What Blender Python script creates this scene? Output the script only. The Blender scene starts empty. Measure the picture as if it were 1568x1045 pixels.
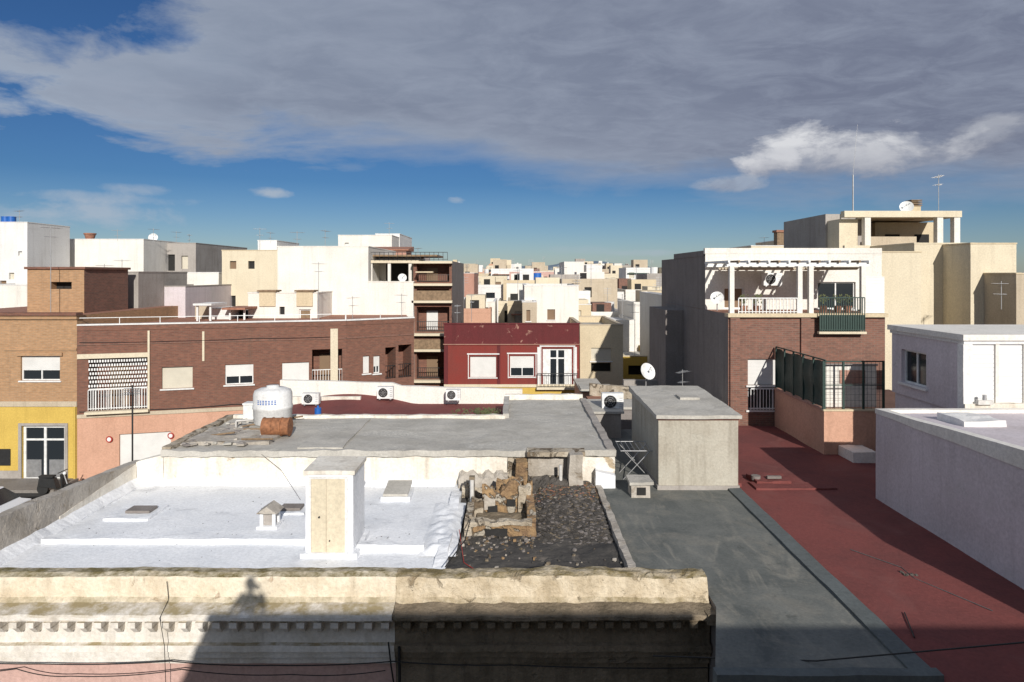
import bpy, bmesh, math, random
from mathutils import Vector, noise, Matrix
random.seed(7)
R=random.Random(11)
scene=bpy.context.scene
H=10.0   # eye height above the street
# survey readings (bearing / depression taken from the photograph) -> metres at a known distance d
def X(a,d): return (a-784)*d/1045.0
def Z(e,d): return H-(e-420)*d/1045.0

# ------------------------------------------------------------------ materials
def new_mat(name):
    m=bpy.data.materials.new(name); m.use_nodes=True
    nt=m.node_tree; nt.nodes.clear()
    out=nt.nodes.new('ShaderNodeOutputMaterial'); bs=nt.nodes.new('ShaderNodeBsdfPrincipled')
    nt.links.new(bs.outputs[0],out.inputs[0])
    return m,nt,bs
def N(nt,t,**k):
    n=nt.nodes.new(t)
    for a,v in k.items(): setattr(n,a,v)
    return n
def noise_n(nt,vec,scale,detail=6,rough=.6,dist=0):
    n=N(nt,'ShaderNodeTexNoise'); n.inputs['Scale'].default_value=scale; n.inputs['Detail'].default_value=detail
    n.inputs['Roughness'].default_value=rough; n.inputs['Distortion'].default_value=dist
    nt.links.new(vec,n.inputs['Vector']); return n.outputs['Fac']
def mrange(nt,v,a,b,c=0,d=1):
    n=N(nt,'ShaderNodeMapRange'); n.inputs[1].default_value=a;n.inputs[2].default_value=b;n.inputs[3].default_value=c;n.inputs[4].default_value=d
    nt.links.new(v,n.inputs[0]); return n.outputs[0]
def mixc(nt,f,a,b,mode='MIX'):
    n=N(nt,'ShaderNodeMix',data_type='RGBA',blend_type=mode)
    for s,v in ((0,f),(6,a),(7,b)):
        if isinstance(v,(int,float)): n.inputs[s].default_value=v
        elif isinstance(v,tuple): n.inputs[s].default_value=(*v[:3],1)
        else: nt.links.new(v,n.inputs[s])
    return n.outputs[2]
def math_n(nt,op,a,b=0.0,c=None):
    n=N(nt,'ShaderNodeMath',operation=op)
    for i,v in enumerate((a,b,c)):
        if v is None: continue
        if isinstance(v,(int,float)): n.inputs[i].default_value=v
        else: nt.links.new(v,n.inputs[i])
    return n.outputs[0]
def mapping(nt,vec,s):
    n=N(nt,'ShaderNodeMapping'); n.inputs['Scale'].default_value=s; nt.links.new(vec,n.inputs[0]); return n.outputs[0]
def bump(nt,bs,h,strength,dist=.02):
    n=N(nt,'ShaderNodeBump'); n.inputs['Strength'].default_value=strength; n.inputs['Distance'].default_value=dist
    nt.links.new(h,n.inputs['Height']); nt.links.new(n.outputs[0],bs.inputs['Normal'])
def plaster(name,col,dirt=None,amt=.4,scale=.7,streak=.35,bmp=.4,rough=.9,patch=None,patch_lo=.56,patch_scale=1.1,moss=None,edge=.05,bd=.02):
    m,nt,bs=new_mat(name)
    if dirt is None: dirt=tuple(c*k for c,k in zip(col,(.62,.58,.54)))
    tc=N(nt,'ShaderNodeTexCoord').outputs['Object']
    a=noise_n(nt,tc,scale,6,.68,.3)
    c=mixc(nt,mrange(nt,a,.42,.68,0,amt),col,dirt)
    s=noise_n(nt,mapping(nt,tc,(3.2,3.2,.22)),1.0,4,.6)
    c=mixc(nt,mrange(nt,s,.52,.74,0,streak),c,tuple(x*.65 for x in dirt))
    f=noise_n(nt,tc,14,3,.7)
    c=mixc(nt,1.0,c,mixc(nt,mrange(nt,f,.3,.7),(.85,.85,.85),(1.08,1.08,1.08)),'MULTIPLY')
    hgt=f
    if patch:
        p=noise_n(nt,tc,patch_scale,7,.62,.6)
        pm=mrange(nt,p,patch_lo,patch_lo+edge)
        pc=mixc(nt,mrange(nt,f,.35,.65),patch,tuple(x*.62 for x in patch))
        c=mixc(nt,pm,c,pc)
        hgt=math_n(nt,'SUBTRACT',f,pm)
    if moss:
        g=N(nt,'ShaderNodeNewGeometry'); sp=N(nt,'ShaderNodeSeparateXYZ'); nt.links.new(g.outputs['Normal'],sp.inputs[0])
        mm=math_n(nt,'MULTIPLY',mrange(nt,sp.outputs[2],.45,.9),mrange(nt,noise_n(nt,tc,2.5,5,.7),.35,.6))
        c=mixc(nt,mm,c,moss)
    nt.links.new(c,bs.inputs['Base Color']); bs.inputs['Roughness'].default_value=rough
    bs.inputs['Specular IOR Level'].default_value=.25
    bump(nt,bs,hgt,bmp,bd)
    return m
def brick(name,c1,c2,mort,var=.35):
    m,nt,bs=new_mat(name)
    tc=N(nt,'ShaderNodeTexCoord').outputs['Object']
    sp=N(nt,'ShaderNodeSeparateXYZ'); nt.links.new(tc,sp.inputs[0])
    cb=N(nt,'ShaderNodeCombineXYZ'); nt.links.new(math_n(nt,'ADD',sp.outputs[0],sp.outputs[1]),cb.inputs[0]); nt.links.new(sp.outputs[2],cb.inputs[1])
    b=N(nt,'ShaderNodeTexBrick'); nt.links.new(cb.outputs[0],b.inputs['Vector'])
    b.inputs['Color1'].default_value=(*c1,1);b.inputs['Color2'].default_value=(*c2,1);b.inputs['Mortar'].default_value=(*mort,1)
    b.inputs['Scale'].default_value=1;b.inputs['Brick Width'].default_value=.26;b.inputs['Row Height'].default_value=.08;b.inputs['Mortar Size'].default_value=.012
    b.inputs['Bias'].default_value=-.1
    a=noise_n(nt,tc,.8,6,.7)
    c=mixc(nt,mrange(nt,a,.35,.7,0,var),b.outputs['Color'],tuple(x*.55 for x in c1))
    big=noise_n(nt,mapping(nt,tc,(4.,4.,12.)),1.0,3,.5)
    c=mixc(nt,mrange(nt,big,.45,.7,0,.4),c,tuple(min(1,x*1.5) for x in c1))
    s=noise_n(nt,mapping(nt,tc,(2.5,2.5,.2)),1.0,4,.6)
    c=mixc(nt,mrange(nt,s,.55,.75,0,.3),c,(.1,.07,.05))
    nt.links.new(c,bs.inputs['Base Color']); bs.inputs['Roughness'].default_value=.9
    bump(nt,bs,b.outputs['Fac'],-.3,.01)
    return m
def simple(name,col,rough=.6,metal=0,var=.15,scale=6):
    m,nt,bs=new_mat(name)
    tc=N(nt,'ShaderNodeTexCoord').outputs['Object']
    f=noise_n(nt,tc,scale,3,.6)
    c=mixc(nt,mrange(nt,f,.3,.7),tuple(x*(1-var) for x in col),tuple(min(1,x*(1+var)) for x in col))
    nt.links.new(c,bs.inputs['Base Color']); bs.inputs['Roughness'].default_value=rough; bs.inputs['Metallic'].default_value=metal
    return m
def slats(name,col,period=.055):
    m,nt,bs=new_mat(name)
    tc=N(nt,'ShaderNodeTexCoord').outputs['Object']
    sp=N(nt,'ShaderNodeSeparateXYZ'); nt.links.new(tc,sp.inputs[0])
    fr=math_n(nt,'FRACT',math_n(nt,'DIVIDE',sp.outputs[2],period))
    c=mixc(nt,mrange(nt,fr,.0,.25),tuple(x*.6 for x in col),col)
    c=mixc(nt,mrange(nt,noise_n(nt,tc,1.5,4,.6),.45,.7,0,.3),c,tuple(x*.6 for x in col))
    nt.links.new(c,bs.inputs['Base Color']); bs.inputs['Roughness'].default_value=.6
    bump(nt,bs,fr,.4,.01)
    return m
M={}
M['white']=plaster('white_plaster',(.77,.74,.68),amt=.28,streak=.22,scale=.5)
M['white2']=plaster('white_plaster_cool',(.75,.74,.72),amt=.28,streak=.2,scale=.6)
M['white_old']=plaster('whitewash_old',(.79,.75,.67),dirt=(.50,.42,.32),amt=.55,streak=.5,scale=.9,patch=(.50,.40,.27),patch_lo=.635,patch_scale=1.6,bmp=.6)
M['cream']=plaster('cream_plaster',(.62,.52,.36),amt=.26,streak=.22,scale=.5)
M['cream2']=plaster('pale_cream_plaster',(.68,.60,.45),amt=.22,streak=.18,scale=.5)
M['beige']=plaster('beige_plaster',(.52,.44,.33),amt=.35,streak=.3)
M['stairw']=plaster('stair_house_render',(.46,.43,.36),dirt=(.32,.28,.22),amt=.6,streak=.6,scale=1.1,bmp=.6,patch=(.54,.51,.43),patch_lo=.57,patch_scale=.9,edge=.12)
M['peach']=plaster('peach_plaster',(.58,.34,.24),amt=.3,streak=.2)
M['pink']=plaster('pink_plaster',(.56,.37,.32),amt=.3,streak=.2)
M['salmon']=plaster('salmon_plaster',(.46,.26,.20),amt=.35,streak=.3)
M['mauve']=plaster('mauve_and_shaded_white_plaster',(.62,.56,.58),amt=.4,streak=.25,scale=.4,bmp=.3,patch=(.66,.61,.61),patch_lo=.57,patch_scale=.5,edge=.1)  # mauve base; on white walls it puts their shade into the colour
M['grey']=plaster('grey_plaster',(.38,.35,.32),amt=.45,streak=.35)
M['greyd']=plaster('dark_grey_and_shaded_plaster',(.24,.215,.20),amt=.4,streak=.35)  # plain dark grey; also puts shade into the colour of left-hand walls
M['yellow']=plaster('yellow_plaster',(.60,.42,.10),amt=.25,streak=.2)
M['redw']=plaster('dark_red_plaster',(.22,.042,.034),dirt=(.16,.06,.05),amt=.5,streak=.35,patch=(.42,.20,.15),patch_lo=.66,patch_scale=1.3)
M['redw2']=plaster('maroon_parapet_plaster',(.13,.028,.030),dirt=(.10,.03,.03),amt=.5,streak=.3,patch=(.40,.22,.17),patch_lo=.62,patch_scale=1.7)
M['brickb']=brick('brown_brick',(.20,.085,.055),(.14,.058,.04),(.16,.105,.08))
M['bricko']=brick('orange_brick',(.40,.23,.12),(.33,.185,.09),(.35,.25,.16),.25)
M['brickr']=brick('red_brown_brick',(.22,.10,.07),(.13,.065,.05),(.19,.14,.11))
M['concrete']=plaster('roof_concrete',(.50,.475,.425),dirt=(.33,.31,.27),amt=.75,scale=.7,streak=.2,bmp=.6,patch=(.58,.555,.50),patch_lo=.54,patch_scale=.55,edge=.1)
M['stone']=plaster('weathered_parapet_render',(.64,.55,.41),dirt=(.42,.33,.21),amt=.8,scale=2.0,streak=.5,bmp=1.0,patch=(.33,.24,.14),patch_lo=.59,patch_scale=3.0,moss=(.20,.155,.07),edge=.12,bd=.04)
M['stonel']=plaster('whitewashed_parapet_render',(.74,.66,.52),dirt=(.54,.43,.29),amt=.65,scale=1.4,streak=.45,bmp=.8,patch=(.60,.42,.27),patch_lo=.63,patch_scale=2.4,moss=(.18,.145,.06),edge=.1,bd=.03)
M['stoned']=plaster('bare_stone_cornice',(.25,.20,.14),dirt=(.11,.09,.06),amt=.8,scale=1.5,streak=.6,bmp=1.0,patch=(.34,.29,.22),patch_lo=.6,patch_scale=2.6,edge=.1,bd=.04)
M['cornw']=plaster('white_cornice_paint',(.76,.72,.66),dirt=(.48,.41,.31),amt=.55,scale=1.4,streak=.45,bmp=.5,moss=(.32,.26,.15))
M['roofw']=plaster('white_roof_paint',(.84,.85,.865),dirt=(.66,.69,.73),amt=.6,scale=.45,streak=.06,bmp=.5,rough=.6,patch=(.76,.775,.80),patch_lo=.55,patch_scale=1.3,edge=.16)
M['ruin']=plaster('ruined_wall_render',(.50,.44,.35),dirt=(.27,.21,.14),amt=.9,scale=1.6,streak=.7,bmp=1.0,patch=(.20,.15,.10),patch_lo=.53,patch_scale=2.4,edge=.06,bd=.05)
M['wallg']=plaster('old_grey_parapet_render',(.48,.44,.385),dirt=(.29,.25,.20),amt=.8,scale=1.2,streak=.55,bmp=.8,patch=(.34,.27,.19),patch_lo=.59,patch_scale=1.8,edge=.1,bd=.03)
M['ruino']=plaster('ochre_rubble_wall',(.38,.25,.13),dirt=(.16,.10,.065),amt=1.0,scale=3.0,streak=.6,bmp=1.0,patch=(.48,.43,.35),patch_lo=.54,patch_scale=2.6,edge=.05,bd=.06)
M['debris']=plaster('dark_debris',(.12,.108,.095),dirt=(.05,.045,.04),amt=.9,scale=3,streak=.1,bmp=1.0,patch=(.24,.20,.16),patch_lo=.6,patch_scale=5,edge=.05,bd=.05)
M['tar']=plaster('black_tar_floor',(.085,.078,.07),dirt=(.03,.03,.03),amt=.8,scale=1.4,streak=.1,bmp=.8,patch=(.20,.175,.15),patch_lo=.58,patch_scale=2.5,edge=.1)
M['roofred']=plaster('red_roof_paint',(.200,.060,.053),dirt=(.130,.048,.045),amt=.85,scale=.5,streak=.1,bmp=.4,patch=(.25,.098,.087),patch_lo=.56,patch_scale=.6,edge=.22)
M['strip']=plaster('roof_bitumen_strip',(.125,.14,.14),amt=.4,bmp=.3)
M['dark']=simple('dark_interior',(.02,.019,.018),.9)
M['frame']=simple('white_window_frame',(.70,.70,.68),.5)
M['framed']=simple('bronze_window_frame',(.10,.07,.05),.5)
M['shut']=slats('roller_shutter_cream',(.62,.57,.46))
M['shutw']=slats('roller_shutter_white',(.72,.71,.68))
M['shutb']=slats('roller_shutter_brown',(.22,.14,.08))
M['louv']=slats('white_louvre_panel',(.76,.76,.75),.12)
M['metal']=simple('galvanised_metal',(.42,.42,.42),.45,.7)
M['rail']=simple('white_rail_paint',(.72,.72,.70),.5)
M['railg']=simple('green_rail_paint',(.018,.045,.036),.6)
M['raild']=simple('dark_iron',(.035,.035,.035),.5,.4)
M['rust']=simple('rusty_metal',(.26,.11,.05),.8,0,.4,9)
M['wood']=simple('weathered_wood',(.22,.15,.09),.85,0,.3)
M['plasticw']=simple('white_plastic',(.72,.72,.70),.4)
M['blue']=simple('blue_plastic',(.02,.12,.42),.4)
M['cable']=simple('black_cable',(.015,.015,.015),.6)
M['cabler']=simple('red_cable',(.35,.03,.02),.6)
M['terra']=simple('terracotta',(.30,.14,.09),.85,0,.3)
M['hose']=simple('pvc_pipe',(.55,.53,.50),.5)
M['awn']=simple('green_awning_cloth',(.03,.09,.06),.8)
M['weed']=simple('dry_weed_leaf',(.10,.11,.045),.8,0,.5,3)
M['tank']=plaster('water_tank_paint',(.74,.74,.73),amt=.4,streak=.5,bmp=.1,rough=.5)
M['asphalt']=plaster('asphalt',(.055,.055,.055),dirt=(.035,.035,.035),amt=.5,scale=.6,bmp=.5)
M['pave']=plaster('pavement_tiles',(.24,.22,.20),amt=.4,scale=.8)
M['earth']=plaster('city_ground',(.20,.17,.14),amt=.5,scale=.02,streak=0)
m,nt,bs=new_mat('window_glass'); bs.inputs['Base Color'].default_value=(.02,.025,.03,1); bs.inputs['Roughness'].default_value=.12; M['glass']=m
m,nt,bs=new_mat('grey_roofing_felt')
tc=N(nt,'ShaderNodeTexCoord').outputs['Object']
a=noise_n(nt,tc,.45,6,.65,.8); f=noise_n(nt,tc,16,3,.7)
c=mixc(nt,mrange(nt,a,.38,.66),(.185,.188,.172),(.105,.113,.108))
wv=noise_n(nt,mapping(nt,tc,(.9,.20,1)),1.0,4,.5,1.3)
ring=math_n(nt,'ABSOLUTE',math_n(nt,'SUBTRACT',wv,.5))
rm=math_n(nt,'MULTIPLY',mrange(nt,ring,.0,.05,.6,0),mrange(nt,noise_n(nt,tc,1.1,5,.7),.42,.62))
c=mixc(nt,rm,c,(.28,.265,.225))
c=mixc(nt,mrange(nt,noise_n(nt,tc,.8,7,.72,.5),.52,.72,0,.7),c,(.26,.24,.20))
c=mixc(nt,mrange(nt,noise_n(nt,tc,1.7,7,.7,.3),.60,.68,0,.5),c,(.07,.075,.07))
c=mixc(nt,1.0,c,mixc(nt,mrange(nt,f,.3,.7),(.85,.85,.85),(1.1,1.1,1.1)),'MULTIPLY')
nt.links.new(c,bs.inputs['Base Color']); bs.inputs['Roughness'].default_value=.95; bs.inputs['Specular IOR Level'].default_value=.15; bump(nt,bs,f,.4,.015); M['felt']=m

# ------------------------------------------------------------------ builder
class B:
    def __init__(s,name): s.name=name; s.parts={}
    def part(s,p):
        if p not in s.parts: s.parts[p]=dict(v=[],f=[],m=[],mats=[],sm=[])
        return s.parts[p]
    def face(s,p,mat,vs,smooth=False):
        P=s.part(p); i=len(P['v']); P['v']+= [tuple(v) for v in vs]; P['f'].append(tuple(range(i,i+len(vs))))
        if mat not in P['mats']: P['mats'].append(mat)
        P['m'].append(P['mats'].index(mat)); P['sm'].append(smooth)
    def mesh(s,p,mat,vs,fs,smooth=False):
        P=s.part(p); i=len(P['v']); P['v']+=[tuple(v) for v in vs]
        if mat not in P['mats']: P['mats'].append(mat)
        k=P['mats'].index(mat)
        for f in fs: P['f'].append(tuple(i+j for j in f)); P['m'].append(k); P['sm'].append(smooth)
    def hexa(s,p,mat,c):
        s.mesh(p,mat,c,[(0,3,2,1),(4,5,6,7),(0,1,5,4),(1,2,6,5),(2,3,7,6),(3,0,4,7)])
    def box(s,p,mat,x0,x1,y0,y1,z0,z1):
        s.hexa(p,mat,[(x0,y0,z0),(x1,y0,z0),(x1,y1,z0),(x0,y1,z0),(x0,y0,z1),(x1,y0,z1),(x1,y1,z1),(x0,y1,z1)])
    def ub(s,p,mat,F,u0,u1,n0,n1,z0,z1):
        p0,d,n=F
        def P(u,k,z): return (p0[0]+d[0]*u+n[0]*k,p0[1]+d[1]*u+n[1]*k,z)
        s.hexa(p,mat,[P(u0,n1,z0),P(u1,n1,z0),P(u1,n0,z0),P(u0,n0,z0),P(u0,n1,z1),P(u1,n1,z1),P(u1,n0,z1),P(u0,n0,z1)])
    def cyl(s,p,mat,a,b,r0,r1=None,seg=10,cap=True,smooth=True):
        if r1 is None: r1=r0
        a=Vector(a);b=Vector(b); ax=(b-a).normalized(); t=ax.orthogonal().normalized(); w=ax.cross(t)
        vs=[];fs=[]
        for i in range(seg):
            an=2*math.pi*i/seg; o=t*math.cos(an)+w*math.sin(an); vs.append(a+o*r0); vs.append(b+o*r1)
        for i in range(seg):
            j=(i+1)%seg; fs.append((2*i,2*j,2*j+1,2*i+1))
        s.mesh(p,mat,vs,fs,smooth)
        if cap:
            s.mesh(p,mat,[vs[2*i] for i in range(seg)],[tuple(reversed(range(seg)))]); s.mesh(p,mat,[vs[2*i+1] for i in range(seg)],[tuple(range(seg))])
    def rbox(s,p,mat,x0,x1,y0,y1,z0,z1,cell=.12,amp=.02,freq=3.0,top=None,seed=0):
        def dsp(v):
            q=Vector(v)*freq+Vector((seed,seed*1.7,0)); o=noise.noise_vector(q)*amp+noise.noise_vector(q*3.1)*amp*.4
            return Vector(v)+o
        def zt(x,y): return top(x,y) if top else z1
        nx=max(1,int((x1-x0)/cell));ny=max(1,int((y1-y0)/cell));nz=max(1,int((z1-z0)/cell))
        def pt(i,j,k):
            x=x0+(x1-x0)*i/nx;y=y0+(y1-y0)*j/ny; h=zt(x,y); return dsp((x,y,z0+(h-z0)*k/nz))
        def grid(na,nb,fn,flip):
            vs=[fn(a,b) for b in range(nb+1) for a in range(na+1)]; fs=[]
            for b in range(nb):
                for a in range(na):
                    q=b*(na+1)+a; f=(q,q+1,q+na+2,q+na+1); fs.append(f if not flip else f[::-1])
            s.mesh(p,mat,vs,fs,False)
        grid(nx,ny,lambda a,b:pt(a,b,nz),False); grid(nx,ny,lambda a,b:pt(a,b,0),True)
        grid(nx,nz,lambda a,b:pt(a,0,b),False); grid(nx,nz,lambda a,b:pt(a,ny,b),True)
        grid(ny,nz,lambda a,b:pt(0,a,b),True); grid(ny,nz,lambda a,b:pt(nx,a,b),False)
    def rgrid(s,p,mat,x0,x1,y0,y1,zf,cell=.2,smooth=True):
        nx=max(1,int((x1-x0)/cell));ny=max(1,int((y1-y0)/cell)); vs=[];fs=[]
        for j in range(ny+1):
            for i in range(nx+1):
                x=x0+(x1-x0)*i/nx;y=y0+(y1-y0)*j/ny; vs.append((x,y,zf(x,y)))
        for j in range(ny):
            for i in range(nx):
                q=j*(nx+1)+i; fs.append((q,q+1,q+nx+2,q+nx+1))
        s.mesh(p,mat,vs,fs,smooth)
    def sphere(s,p,mat,c,r,seg=12,rings=8,sc=(1,1,1)):
        vs=[];fs=[]
        for j in range(rings+1):
            t=math.pi*j/rings
            for i in range(seg):
                a=2*math.pi*i/seg; vs.append((c[0]+r*sc[0]*math.sin(t)*math.cos(a),c[1]+r*sc[1]*math.sin(t)*math.sin(a),c[2]+r*sc[2]*math.cos(t)))
        for j in range(rings):
            for i in range(seg):
                k=(i+1)%seg; fs.append((j*seg+i,(j+1)*seg+i,(j+1)*seg+k,j*seg+k))
        s.mesh(p,mat,vs,fs,True)
    def done(s,bevel=0):
        objs=[]
        single=len(s.parts)==1
        root=None
        if not single:
            root=bpy.data.objects.new(s.name,None); scene.collection.objects.link(root); root.empty_display_size=.3
        for p,D in s.parts.items():
            nm=s.name if single else p
            me=bpy.data.meshes.new(nm); me.from_pydata(D['v'],[],D['f'])
            for k in D['mats']: me.materials.append(M[k])
            me.polygons.foreach_set('material_index',D['m']); me.polygons.foreach_set('use_smooth',D['sm']); me.update()
            o=bpy.data.objects.new(nm,me); scene.collection.objects.link(o)
            if root: o.parent=root
            if bevel:
                md=o.modifiers.new('bev','BEVEL'); md.width=bevel; md.segments=2; md.limit_method='ANGLE'
            objs.append(o)
        return root or objs[0]
def frame(p0,p1):
    d=Vector((p1[0]-p0[0],p1[1]-p0[1])); L=d.length; d/=L
    return (p0,(d.x,d.y),(d.y,-d.x)),L
def on_wall(p0,p1,a):
    F,L=frame(p0,p1); d=F[1]; b=(a-784)/1045.0
    u=(b*p0[1]-p0[0])/(d[0]-b*d[1]); return u,p0[1]+u*d[1]
def conv(p0,p1,lst):
    out=[]
    for o in lst:
        a0,a1,e0,e1,t=o[:5]
        u0,d0=on_wall(p0,p1,a0);u1,d1=on_wall(p0,p1,a1); dm=(d0+d1)/2
        out.append((u0,u1,Z(e1,dm),Z(e0,dm),t))
    return out
def rail(b,mat,F,u0,u1,z0,z1,n,step=.13,r=.012):
    b.ub('railings',mat,F,u0,u1,n-.02,n+.02,z1-.04,z1); b.ub('railings',mat,F,u0,u1,n-.015,n+.015,z0+.05,z0+.08)
    k=max(2,int((u1-u0)/step))
    for i in range(k+1):
        u=u0+(u1-u0)*i/k; b.ub('railings',mat,F,u-r,u+r,n-r,n+r,z0,z1-.04)
def wall(b,p0,p1,z0,z1,mat,ops=(),part='walls',sill='white2'):
    F,L=frame(p0,p1); d,n=F[1],F[2]
    def P(u,k,z): return (p0[0]+d[0]*u+n[0]*k,p0[1]+d[1]*u+n[1]*k,z)
    ops=[(max(.05,o[0]),min(L-.05,o[1]),max(z0+.02,o[2]),min(z1-.05,o[3]),o[4]) for o in ops]
    ops=[o for o in ops if o[1]-o[0]>.1 and o[3]-o[2]>.1]
    us=sorted({0,L}|{o[0] for o in ops}|{o[1] for o in ops}); zs=sorted({z0,z1}|{o[2] for o in ops}|{o[3] for o in ops})
    for i in range(len(us)-1):
        for j in range(len(zs)-1):
            cu=(us[i]+us[i+1])/2;cz=(zs[j]+zs[j+1])/2
            if us[i+1]-us[i]<1e-4 or zs[j+1]-zs[j]<1e-4: continue
            if any(o[0]<cu<o[1] and o[2]<cz<o[3] for o in ops): continue
            b.face(part,mat,[P(us[i],0,zs[j]),P(us[i+1],0,zs[j]),P(us[i+1],0,zs[j+1]),P(us[i],0,zs[j+1])])
    for (u0,u1,a,c,t) in ops:
        tt=t.split('-'); k=tt[0]
        r={'balc':1.1,'dark':.5,'hole':.18,'shut':.12,'shutw':.12,'shutb':.12}.get(k,.16)
        for q in ([P(u0,0,a),P(u0,-r,a),P(u0,-r,c),P(u0,0,c)],[P(u1,-r,a),P(u1,0,a),P(u1,0,c),P(u1,-r,c)],
                  [P(u0,0,c),P(u0,-r,c),P(u1,-r,c),P(u1,0,c)],[P(u0,-r,a),P(u0,0,a),P(u1,0,a),P(u1,-r,a)]):
            b.face('reveals',mat,q)
        def pane(m,r_,za,zb,ua=u0,ub_=u1,pt='windows'): b.face(pt,m,[P(ua,-r_,za),P(ub_,-r_,za),P(ub_,-r_,zb),P(ua,-r_,zb)])
        def frm(m,za,zb,ua=u0,ub_=u1,r_=r,mull=1,w=.055):
            b.ub('window_frames',m,F,ua,ua+w,-r_,-r_+.05,za,zb);b.ub('window_frames',m,F,ub_-w,ub_,-r_,-r_+.05,za,zb)
            b.ub('window_frames',m,F,ua+w,ub_-w,-r_,-r_+.048,za,za+w);b.ub('window_frames',m,F,ua+w,ub_-w,-r_,-r_+.048,zb-w,zb)
            for i in range(mull):
                um=ua+(ub_-ua)*(i+1)/(mull+1); b.ub('window_frames',m,F,um-w/2,um+w/2,-r_,-r_+.044,za+w,zb-w)
        if k in('shut','shutw','shutb'): pane(k,r,a,c)
        elif k in('win','wind'): pane('glass',r,a,c); frm('frame' if k=='win' else 'framed',a,c)
        elif k=='half':
            zm=a+(c-a)*.45; pane('glass',r,a,zm); frm('frame',a,zm); b.ub('windows','shutw',F,u0,u1,-r,-r+.06,zm,c)
        elif k=='dark': pane('dark',r,a,c)
        elif k=='hole': pane(R.choice(['dark','dark','glass','shut','shutb','shutw']),r,a,c)
        elif k=='balc':
            pane(mat,r,a,c)
            w=(u1-u0); b.ub('windows','shutw' if R.random()<.5 else 'shutb',F,u0+w*.25,u0+w*.6,-r,-r+.05,a+.05,a+(c-a)*.8)
            rail(b,'raild' if len(tt)<2 else tt[1],F,u0,u1,a,a+(c-a)*.42,-.05)
        elif k=='door': pane('wood' if len(tt)<2 else tt[1],r,a,c,pt='doors'); frm('frame',a,c,mull=0,w=.07)
        elif k=='frdoor':
            pane('glass',r,a,c); frm('frame',a,c,mull=1,w=.12); b.ub('window_frames','frame',F,u0,u1,-r,-r+.04,c-(c-a)*.28,c-(c-a)*.28+.09)
        if k in('shut','shutw','win','wind','half','shutb') and c-a<2.0:
            b.ub('sills',sill,F,u0-.08,u1+.08,-.05,.07,a-.07,a-.003)
def bld(name,pts,z0,z1,mat,ops=None,ph=.5,roof='concrete',cop='white2',pmat=None,finish=True,cproud=.03):
    b=B(name); ops=ops or {}
    n=len(pts); zr=z1-ph
    for i in range(n):
        p0,p1=pts[i],pts[(i+1)%n]
        wall(b,p0,p1,z0,zr,mat,ops.get(i,()))
        F,L=frame(p0,p1)
        if ph>0:
            b.ub('parapet',pmat or mat,F,.0,L-.0,-.2-.001*i,.004+.001*i,zr,z1-.06-.002*i)
            b.ub('coping',cop,F,-.02,L+.02,-.22-.001*i,cproud+.001*i,z1-.06-.002*i,z1+.002*i)
    b.face('roof',roof,[(p[0],p[1],zr+.01) for p in pts])
    return b.done() if finish else b
def rect(x0,x1,y0,y1): return [(x0,y0),(x1,y0),(x1,y1),(x0,y1)]
def sbld(name,a0,a1,etop,d,depth,mat,z0=0,fr=(),lf=(),rf=(),**k):
    x0,x1=X(a0,d),X(a1,d); pts=rect(x0,x1,d,d+depth); ops={}
    if fr: ops[0]=conv(pts[0],pts[1],fr)
    if rf: ops[1]=conv(pts[1],pts[2],rf)
    if lf: ops[3]=conv(pts[3],pts[0],lf)
    return bld(name,pts,z0,Z(etop,d),mat,ops,**k)
def antenna(x,y,z,h,kind=0,r=.018):
    b=B('tv_antenna'); b.cyl('mast','metal',(x,y,z),(x,y,z+h),r,seg=6)
    a=R.uniform(0,3.1); dx,dy=math.cos(a),math.sin(a)
    for zz,L,k in ((h-.1,.9,9),(h-.55,.5,5)):
        b.cyl('boom','metal',(x-dx*L/2,y-dy*L/2,z+zz),(x+dx*L/2,y+dy*L/2,z+zz),r*.7,seg=5)
        for i in range(k):
            t=-L/2+L*i/(k-1); e=.12+.1*(i/(k-1)); cx,cy=x+dx*t,y+dy*t
            b.cyl('elements','metal',(cx-dy*e,cy+dx*e,z+zz),(cx+dy*e,cy-dx*e,z+zz),r*.45,seg=4)
    return b.done()
def dish(x,y,z,r=.4,yaw=.3,mast=.6,name='satellite_dish'):
    b=B(name); c=Vector((x,y,z+mast)); b.cyl('mast','metal',(x,y,z),(x,y,z+mast),.025,seg=6)
    dirv=Vector((math.sin(yaw),-math.cos(yaw),.45)).normalized(); t=dirv.orthogonal().normalized(); w=dirv.cross(t)
    vs=[c]; fs=[]; seg=20; rg=5
    for j in range(1,rg+1):
        rr=r*j/rg
        for i in range(seg):
            a=2*math.pi*i/seg; vs.append(c+(t*math.cos(a)+w*math.sin(a))*rr+dirv*(rr*rr/(r*4)+.06))
    vs[0]=c+dirv*.06
    for i in range(seg): fs.append((0,1+i,1+(i+1)%seg))
    for j in range(rg-1):
        for i in range(seg):
            k=(i+1)%seg; fs.append((1+j*seg+i,1+(j+1)*seg+i,1+(j+1)*seg+k,1+j*seg+k))
    b.mesh('reflector','plasticw',vs,fs,True)
    b.cyl('feed_arm','metal',c-w*0+t*(-r*.9)+dirv*.1,c+dirv*r*1.1,.012,seg=5); b.sphere('feed_horn','plasticw',tuple(c+dirv*r*1.1),.05,8,6)
    return b.done()
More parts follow.
